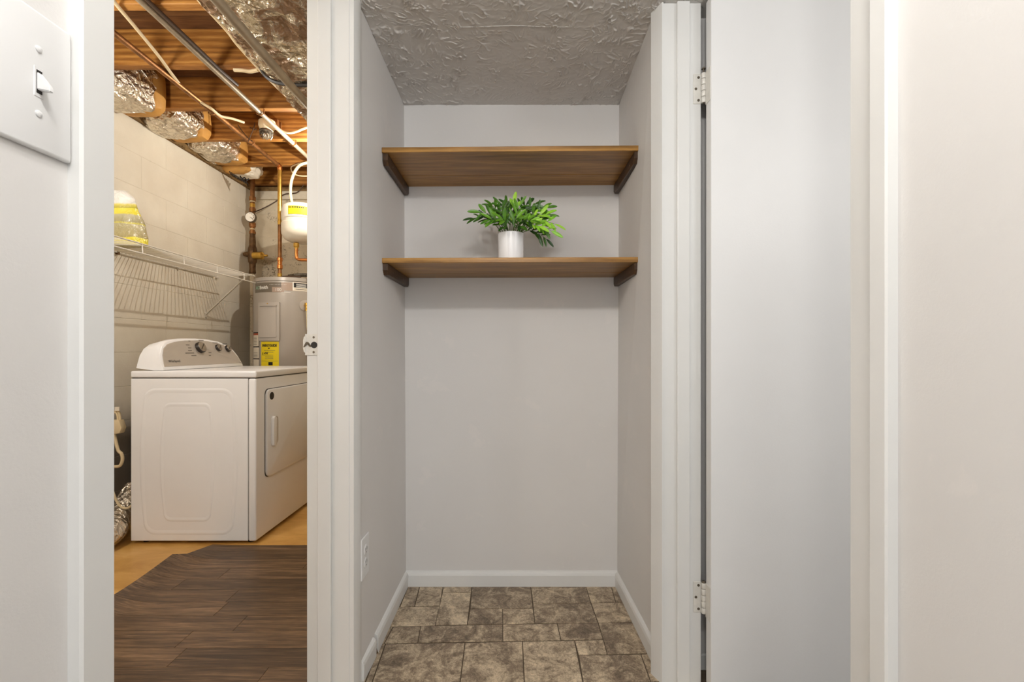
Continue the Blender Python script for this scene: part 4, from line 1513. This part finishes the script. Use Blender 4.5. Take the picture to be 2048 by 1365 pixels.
def cable(pts, r, label, name='electrical_cable', mat='cable'):
    tag(MB().tube(smooth_path(pts, 6), r, 8).build(name, M[mat], None, True), label, 'cable')


hz = lambda px, py, h=2.436: at(px, py, (h - CZ) * F / (HY - py))
cable([hz(180, -60), hz(232, 8), hz(262, 44), hz(290, 78), hz(322, 118), hz(345, 150), hz(375, 186), hz(404, 206, 2.425), hz(422, 217, 2.408), hz(441, 232, 2.405), hz(463, 237, 2.42), hz(488, 245, 2.43)], 0.0075, 'cream cable curving under the joists towards the porcelain lampholder')
cable([hz(370, -40), hz(400, 2), hz(428, 32), hz(455, 62), hz(472, 85), hz(492, 108), hz(515, 134), hz(535, 155), hz(575, 194), hz(613, 230), hz(650, 265)], 0.0085, 'tan cable running beside the foil duct, from the top edge')
cable([hz(410, -20, 2.43), hz(424, 6, 2.43), hz(436, 18, 2.43), hz(447, 38, 2.43), hz(456, 60, 2.432), hz(466, 76, 2.43), hz(480, 92, 2.43), hz(495, 110, 2.43)], 0.0055, 'thin brown cable crossing the tan cable beside the foil duct')
cable([at(545, 258, 3.02), at(556, 258, 3.04), at(566, 263, 3.06), at(580, 266, 3.06), at(594, 263, 3.06), at(606, 258, 3.06), at(630, 250, 3.06)], 0.0075, 'short white cable leaving the porcelain lampholder to the right')
cable([hz(468, 140, 2.438), hz(485, 141, 2.436), hz(500, 143, 2.436), hz(516, 140, 2.438)], 0.009, 'short white cable end across a joist by the foil duct')

# porcelain lampholder with unlit bulb
LX, LY = -1.607, 2.985
lh = empty('lampholder', (LX, LY, 2.44), 'old porcelain lampholder with an unlit clear bulb on a joist', 'lamp')
MB().box(LX - 0.045, LX + 0.045, 3.035, 3.0895, 2.47, 2.56, 0.004).build('bracket', M['old_copper'], lh)
MB().lathe([(0.040, 0), (0.050, 0.006), (0.050, 0.034), (0.044, 0.050), (0.036, 0.056), (0.034, 0.075)], (LX, LY, 2.515), (0, -0.12, -1), 24).build('porcelain_base', M['porcelain'], lh, True, 50)
MB().tube([(LX, LY, 2.515), (LX, 3.05, 2.53)], 0.03, 12).build('neck', M['porcelain'], lh, True)
MB().lathe([(0.040, 0), (0.042, 0.004), (0.042, 0.011), (0.036, 0.014)], (LX, LY - 0.008, 2.449), (0, -0.12, -1), 24).build('metal_ring', M['worn_steel'], lh, True, 50)
m = MB()
for k in range(14):
    a = 2 * math.pi * k / 14
    p = Vector((LX, LY - 0.01, 2.437))
    r1, r2 = 0.034, 0.020 + 0.008 * (k % 3)
    m.tube([p + Vector((r1 * math.cos(a), r1 * math.sin(a), 0)), p + Vector((r1 * 1.1 * math.cos(a + .2), r1 * 1.1 * math.sin(a + .2), -0.016)), p + Vector((r2 * math.cos(a + .4), r2 * math.sin(a + .4), -0.034))], 0.0026, 5)
o = m.build('bulb_cage', M['worn_steel'], lh, True)
MB().lathe([(0.012, 0), (0.024, 0.008), (0.027, 0.02), (0.020, 0.032), (0.001, 0.037)], (LX, LY - 0.01, 2.437), (0, 0, -1), 20).build('bulb', M['foil'], lh, True)
# twisted bare wires beside it
for i, pp in enumerate((((476, 250), (484, 262), (497, 277), (505, 283)), ((510, 245), (507, 258), (501, 272), (497, 284)), ((500, 255), (508, 260), (513, 258)))):
    m = MB().tube(smooth_path([at(a, b, 3.03 + 0.02 * i) for a, b in pp], 4), 0.0028, 5)
    tag(m.build('twisted_wire', M['black_wire'], None, True), ('thin dark wire slanting down to the copper pipe, left of the lampholder', 'thin dark wire rising upright left of the lampholder', 'short stub of wire touching the lampholder side')[i], 'wire', 'loose wires by the lampholder')

# lit lamp hidden behind the jamb
ll = empty('bulb_lamp', (-1.28, 3.05, 2.44), 'bare lit bulb lampholder hidden behind the door jamb', 'lamp')
MB().lathe([(0.05, 0), (0.05, 0.02), (0.03, 0.035)], (-1.28, 3.05, 2.447), (0, 0, -1), 20).build('base', M['porcelain'], ll, True)
MB().lathe([(0.012, 0), (0.02, 0.01), (0.026, 0.03), (0.020, 0.044), (0.006, 0.05)], (-1.28, 3.05, 2.418), (0, 0, -1), 20).build('bulb', M['bulb_lit'], ll, True)

# ---- insulation batts stuffed between the joists above the wall
def pillow(name, cx_, cy_, cz_, rx, ry, rz, mat, parent, seed, amp=0.018, sub=4, pw=0.6):
    bm = bmesh.new()
    bmesh.ops.create_icosphere(bm, subdivisions=sub, radius=1.0)
    for v in bm.verts:
        c = v.co.copy()
        for i in range(3):
            c[i] = math.copysign(abs(c[i]) ** pw, c[i])
        n_ = noise.noise(Vector((c.x * 2.2 + seed, c.y * 2.2, c.z * 2.2))) + 0.6 * noise.noise(Vector((c.x * 5 + seed, c.y * 5, c.z * 5)))
        ridge = abs(noise.noise(Vector((c.x * 3.4 + seed * 2, c.y * 3.4, c.z * 3.4))))
        k = 1 + (n_ * amp + ridge * amp * 1.2) / max(rx, rz)
        v.co = Vector((cx_ + c.x * rx * k, cy_ + c.y * ry, cz_ + c.z * rz * k))
    mb = MB()
    mb.bm.free()
    mb.bm = bm
    return mb.build(name, mat, parent, True, 28)


BATT = [('foil-faced insulation bundle highest up, cut by the casing edge', 2.325, 2.69, -2.18, 2.50, 0.145, 0.135),
        ('crumpled foil insulation bundle bulging widest over the block wall', 2.73, 3.09, -2.185, 2.515, 0.15, 0.115),
        ('foil insulation bundle third from the top along the wall', 3.13, 3.52, -2.185, 2.52, 0.15, 0.105)]
for i, (lab, y0, y1, xc, zc, rx, rz) in enumerate(BATT):
    b = empty('insulation_batt', (xc, (y0 + y1) / 2, zc - rz), lab, 'insulation', 'foil insulation between the joists')
    yc, ry = (y0 + y1) / 2, (y1 - y0) / 2 - 0.01
    pillow('foil_facing', xc + 0.02, yc - 0.012, zc, rx, ry * 0.9, rz, M['foil'], b, 3.1 * i + 1)
    pillow('kraft_flange', xc + 0.035, yc + 0.10, zc + 0.005, rx * 0.94, ry * 0.40, rz * 1.0, M['kraft'], b, 5.3 * i + 2, 0.008, 3, 0.5)
b = empty('insulation_batt', (-2.15, 3.72, 2.42), 'insulation bundle with black print nearest the corner pipe', 'insulation', 'foil insulation between the joists')
pillow('paper_facing', -2.15, 3.67, 2.50, 0.11, 0.10, 0.085, M['label_white'], b, 9.0, 0.014)
pillow('kraft_flange', -2.18, 3.60, 2.50, 0.12, 0.06, 0.085, M['kraft'], b, 4.0, 0.01, 3)
m = MB()
for k in range(9):
    p0, p1 = at(459 + 4.1 * k, 343 + 2.4 * k, 3.53), at(463 + 4.1 * k, 350 + 2.4 * k, 3.53)
    m.tube([p0, p1], 0.004, 5)
for k in range(4):
    p0, p1 = at(480 + 4.5 * k, 352 + 1.5 * k + (5 if k % 2 else 0), 3.53), at(484.5 + 4.5 * k, 353 + 1.5 * k + (0 if k % 2 else 5), 3.53)
    m.tube([p0, p1], 0.005, 5)
m.build('print', M['ink'], b)
# dirt line of debris on the sill
random.seed(21)
m = MB()
for k in range(70):
    yy = random.uniform(2.35, 3.9)
    s = random.uniform(0.003, 0.010)
    xx = -2.262 + random.uniform(-0.01, 0.002)
    m.box(xx - s, xx + s, yy - s * 2, yy + s * 2, WT + 0.002, WT + 0.002 + s)
tag(m.build('debris', M['wood_plate']), 'crumbs of mortar and splinters along the top of the block wall', 'debris', None, 'stuff')

# ---- foil-wrapped duct running along the joists at the right
fd = empty('foil_duct', (-0.95, 2.2, 2.3), 'large crumpled foil-wrapped duct hanging under the joists', 'duct')
bm = bmesh.new()
NY, NA = 300, 84
gridv = []
for j in range(NY + 1):
    yy = 0.6 + 3.0 * j / NY
    rowv = []
    for i in range(NA):
        a = 2 * math.pi * i / NA
        cx_, cz_ = math.cos(a), math.sin(a)
        px_ = math.copysign(abs(cx_) ** 0.6, cx_) * 0.235
        pz_ = math.copysign(abs(cz_) ** 0.6, cz_) * 0.135
        n_ = noise.noise(Vector((yy * 5, cx_ * 2, cz_ * 2))) * 0.012 - abs(noise.noise(Vector((yy * 11, cx_ * 4, cz_ * 4)))) * 0.05 - abs(noise.noise(Vector((yy * 26, cx_ * 9, cz_ * 9)))) * 0.024
        pinch = 0.0
        for ys in (1.95, 2.75):
            pinch += 0.05 * math.exp(-((yy - ys) / 0.035) ** 2)
        k = 1 + n_ / 0.2 * 0.8 - pinch
        rowv.append(bm.verts.new((-0.86 + px_ * 0.95 * k, yy, 2.285 + pz_ * k)))
    gridv.append(rowv)
for j in range(NY):
    for i in range(NA):
        bm.faces.new([gridv[j][i], gridv[j][(i + 1) % NA], gridv[j + 1][(i + 1) % NA], gridv[j + 1][i]])
bm.faces.new(gridv[0])
bm.faces.new(list(reversed(gridv[-1])))
mb = MB()
mb.bm.free()
mb.bm = bm
mb.build('foil_wrap', M['foil_duct'], fd, True, 16)
for ys in (1.95, 2.75):
    pts = []
    for i in range(NA + 1):
        a = 2 * math.pi * i / NA
        cx_, cz_ = math.cos(a), math.sin(a)
        pts.append((-0.86 + math.copysign(abs(cx_) ** 0.6, cx_) * 0.219, ys, 2.285 + math.copysign(abs(cz_) ** 0.6, cz_) * 0.131))
    MB().tube(pts, 0.008, 6).build('strap', M['strap'], fd, True)
pp = MB().tube([(-0.915, 0.6, 2.095), (-0.905, 1.6, 2.095), (-0.90, 2.02, 2.098), (-0.90, 2.05, 2.118)], 0.017, 12).build('vent_pipe', M['conduit'], None, True)
tag(pp, 'grey pipe running along the underside of the foil duct', 'pipe')

# ---- wire shelf on the block wall
SZ = CZ + 0.561
ws = empty('wire_shelf', (-2.12, 2.7, SZ), 'white coated wire shelf on the block wall above the dryer', 'shelf')
XB, XF = XW + 0.012, -1.96
Y0, Y1 = 1.70, 3.468
for nm, x_, z_, r in (('back_rail', XB, SZ, 0.0042), ('middle_rail', -2.13, SZ - 0.004, 0.0032), ('front_rail', XF, SZ, 0.0038), ('lip_rail', XF + 0.004, SZ - 0.052, 0.0042)):
    MB().tube([(x_, Y0, z_), (x_, Y1, z_)], r, 8).build(nm, M['wire'], ws, True)
wm = MB().tube([(XB, 0, 0), (XF, 0, 0)], 0.0021, 5).mesh('cross_wire', M['wire'], True)
wl_ = MB().tube([(XF, 0, 0), (XF + 0.004, 0, -0.052)], 0.0030, 6).mesh('lip_tie', M['wire'], True)
k = 0
yy = Y0
while yy <= Y1 + 0.001:
    inst('cross_wire', wm, ws, Matrix.Translation((0, yy, SZ + 0.003)))
    if k % 12 == 4:
        inst('lip_tie', wl_, ws, Matrix.Translation((0, yy, SZ)))
    yy += 0.0254
    k += 1
for yy in (2.20, 3.38):
    d0, d1 = Vector((XF - 0.002, yy, SZ - 0.006)), Vector((XW + 0.006, yy, CZ + 0.262))
    m = MB()
    ax = (d1 - d0).normalized()
    n2 = Vector((0, 1, 0))
    n3 = ax.cross(n2)
    q = [d0 + n2 * a + n3 * b for a, b in ((-.0075, -.003), (.0075, -.003), (.0075, .003), (-.0075, .003))]
    q2 = [p + (d1 - d0) for p in q]
    m.faces(q + q2, BOXF)
    br_ = m.build('brace', M['wire'], ws)
    MB().box(XW + 0.0005, XW + 0.006, yy - 0.009, yy + 0.009, CZ + 0.225, CZ + 0.275, 0.002).build('foot_plate', M['wire'], ws)
    MB().lathe([(0.005, 0), (0.004, 0.003)], (XW + 0.006, yy, CZ + 0.237), (1, 0, 0), 8).build('screw', M['worn_steel'], ws)
for yy in (2.0, 2.5, 2.62, 3.1, 3.5):
    MB().box(XW + 0.0005, XB + 0.006, yy - 0.008, yy + 0.008, SZ - 0.012, SZ + 0.006, 0.002).build('wall_clip', M['aged_pipe' if yy in (2.5, 2.62) else 'wire'], ws)

# bag on the wire shelf
bg = empty('supply_bag', (-2.14, 2.5, SZ + 0.006), 'clear and yellow plastic bag standing on the wire shelf', 'bag')
bm = bmesh.new()
gv = []
for j in range(27):
    t = j / 26
    zz = SZ + 0.0075 + 0.30 * t
    wd = 0.135 * (1 - 0.42 * t ** 1.3)
    if t > 0.86:
        wd *= 1 - (t - 0.86) * 3.2
    dp = 0.048 * (1 - 0.35 * t) * (1 - max(0, t - 0.9) * 4)
    rw = []
    for i in range(36):
        a = 2 * math.pi * i / 36
        cx_, cy_ = math.cos(a), math.sin(a)
        xx = math.copysign(abs(cx_) ** 0.7, cx_) * wd
        yy = math.copysign(abs(cy_) ** 0.8, cy_) * dp
        n_ = noise.noise(Vector((xx * 22, yy * 22, zz * 16))) * 0.012 * min(1, t * 6)
        rw.append(bm.verts.new((-2.135 - 0.02 * t + xx * (1 + n_ * 4) , 2.49 + yy + n_, zz)))
    gv.append(rw)
for j in range(26):
    for i in range(36):
        bm.faces.new([gv[j][i], gv[j][(i + 1) % 36], gv[j + 1][(i + 1) % 36], gv[j + 1][i]])
bm.faces.new(gv[0])
bm.faces.new(list(reversed(gv[-1])))
mb = MB()
mb.bm.free()
mb.bm = bm
mb.build('bag_body', M['bag'], bg, True, 60)

# ---- things behind the dryer, in the narrow gap
hs = MB()
pts, rad = [], []
base = smooth_path([(-2.17, 2.05, 0.078), (-2.09, 2.20, 0.078), (-2.072, 2.33, 0.082), (-2.12, 2.46, 0.14), (-2.14, 2.58, 0.24)], 22)
for i, p in enumerate(base):
    pts.append(p)
    rad.append(0.072 - (0.024 * min(1, max(0, (i - 50) / 20))) + (0.0035 if i % 2 else 0))
hs.tube(pts, rad, 20)
tag(hs.build('dryer_hose', M['foil'], None, True, 80), 'crumpled silver foil hose on the floor behind the dryer', 'hose')
pc = empty('power_cord', (-2.15, 2.3, 0.8), 'bundled cream appliance cord and plug hanging left of the dryer', 'cord')
gp = lambda px, py, Y=2.42: at(px, py, Y)
MB().tube(smooth_path([gp(222, 835), gp(232, 822), gp(238, 826), gp(240, 840), gp(238, 848)], 6), 0.006, 8).build('cord_loop', M['cable'], pc, True)
MB().tube(smooth_path([gp(222, 832), gp(230, 825), gp(235, 832), gp(236, 846)], 6), 0.005, 8).build('cord_loop', M['cable'], pc, True)
MB().box(gp(234, 0).x, gp(243, 0).x, 2.405, 2.412, gp(0, 822).z, gp(0, 814).z, 0.001).build('paper_tag', M['label_white'], pc)
m = MB().prism([(gp(226, 0).x, gp(0, 840).z), (gp(244, 0).x, gp(0, 840).z), (gp(249, 0).x, gp(0, 855).z), (gp(245, 0).x, gp(0, 866).z), (gp(236, 0).x, gp(0, 868).z), (gp(226, 0).x, gp(0, 866).z)], 'y', 2.40, 2.435, 0.005, 2)
m.build('plug', M['cable'], pc, True, 40)
MB().tube(smooth_path([gp(228, 868), gp(236, 900), gp(243, 908), gp(245, 920), gp(240, 932), gp(228, 934)], 6), 0.008, 8).build('cord_loop', M['cable'], pc, True)
MB().tube(smooth_path([gp(224, 980), gp(234, 1004), gp(244, 1015), gp(255, 1017), gp(262, 1012)], 6), 0.006, 8).build('cord_loop', M['cable'], pc, True)
vb = MB().box(-2.262, -2.17, 2.70, 2.96, 0.18, 0.60, 0.01).build('dark_gap_box', M['dark_gap_box'], None)  # stand-in for the dark wall area low in the gap
tag(vb, 'dark box standing in for the dark wall area behind the dryer', 'box')
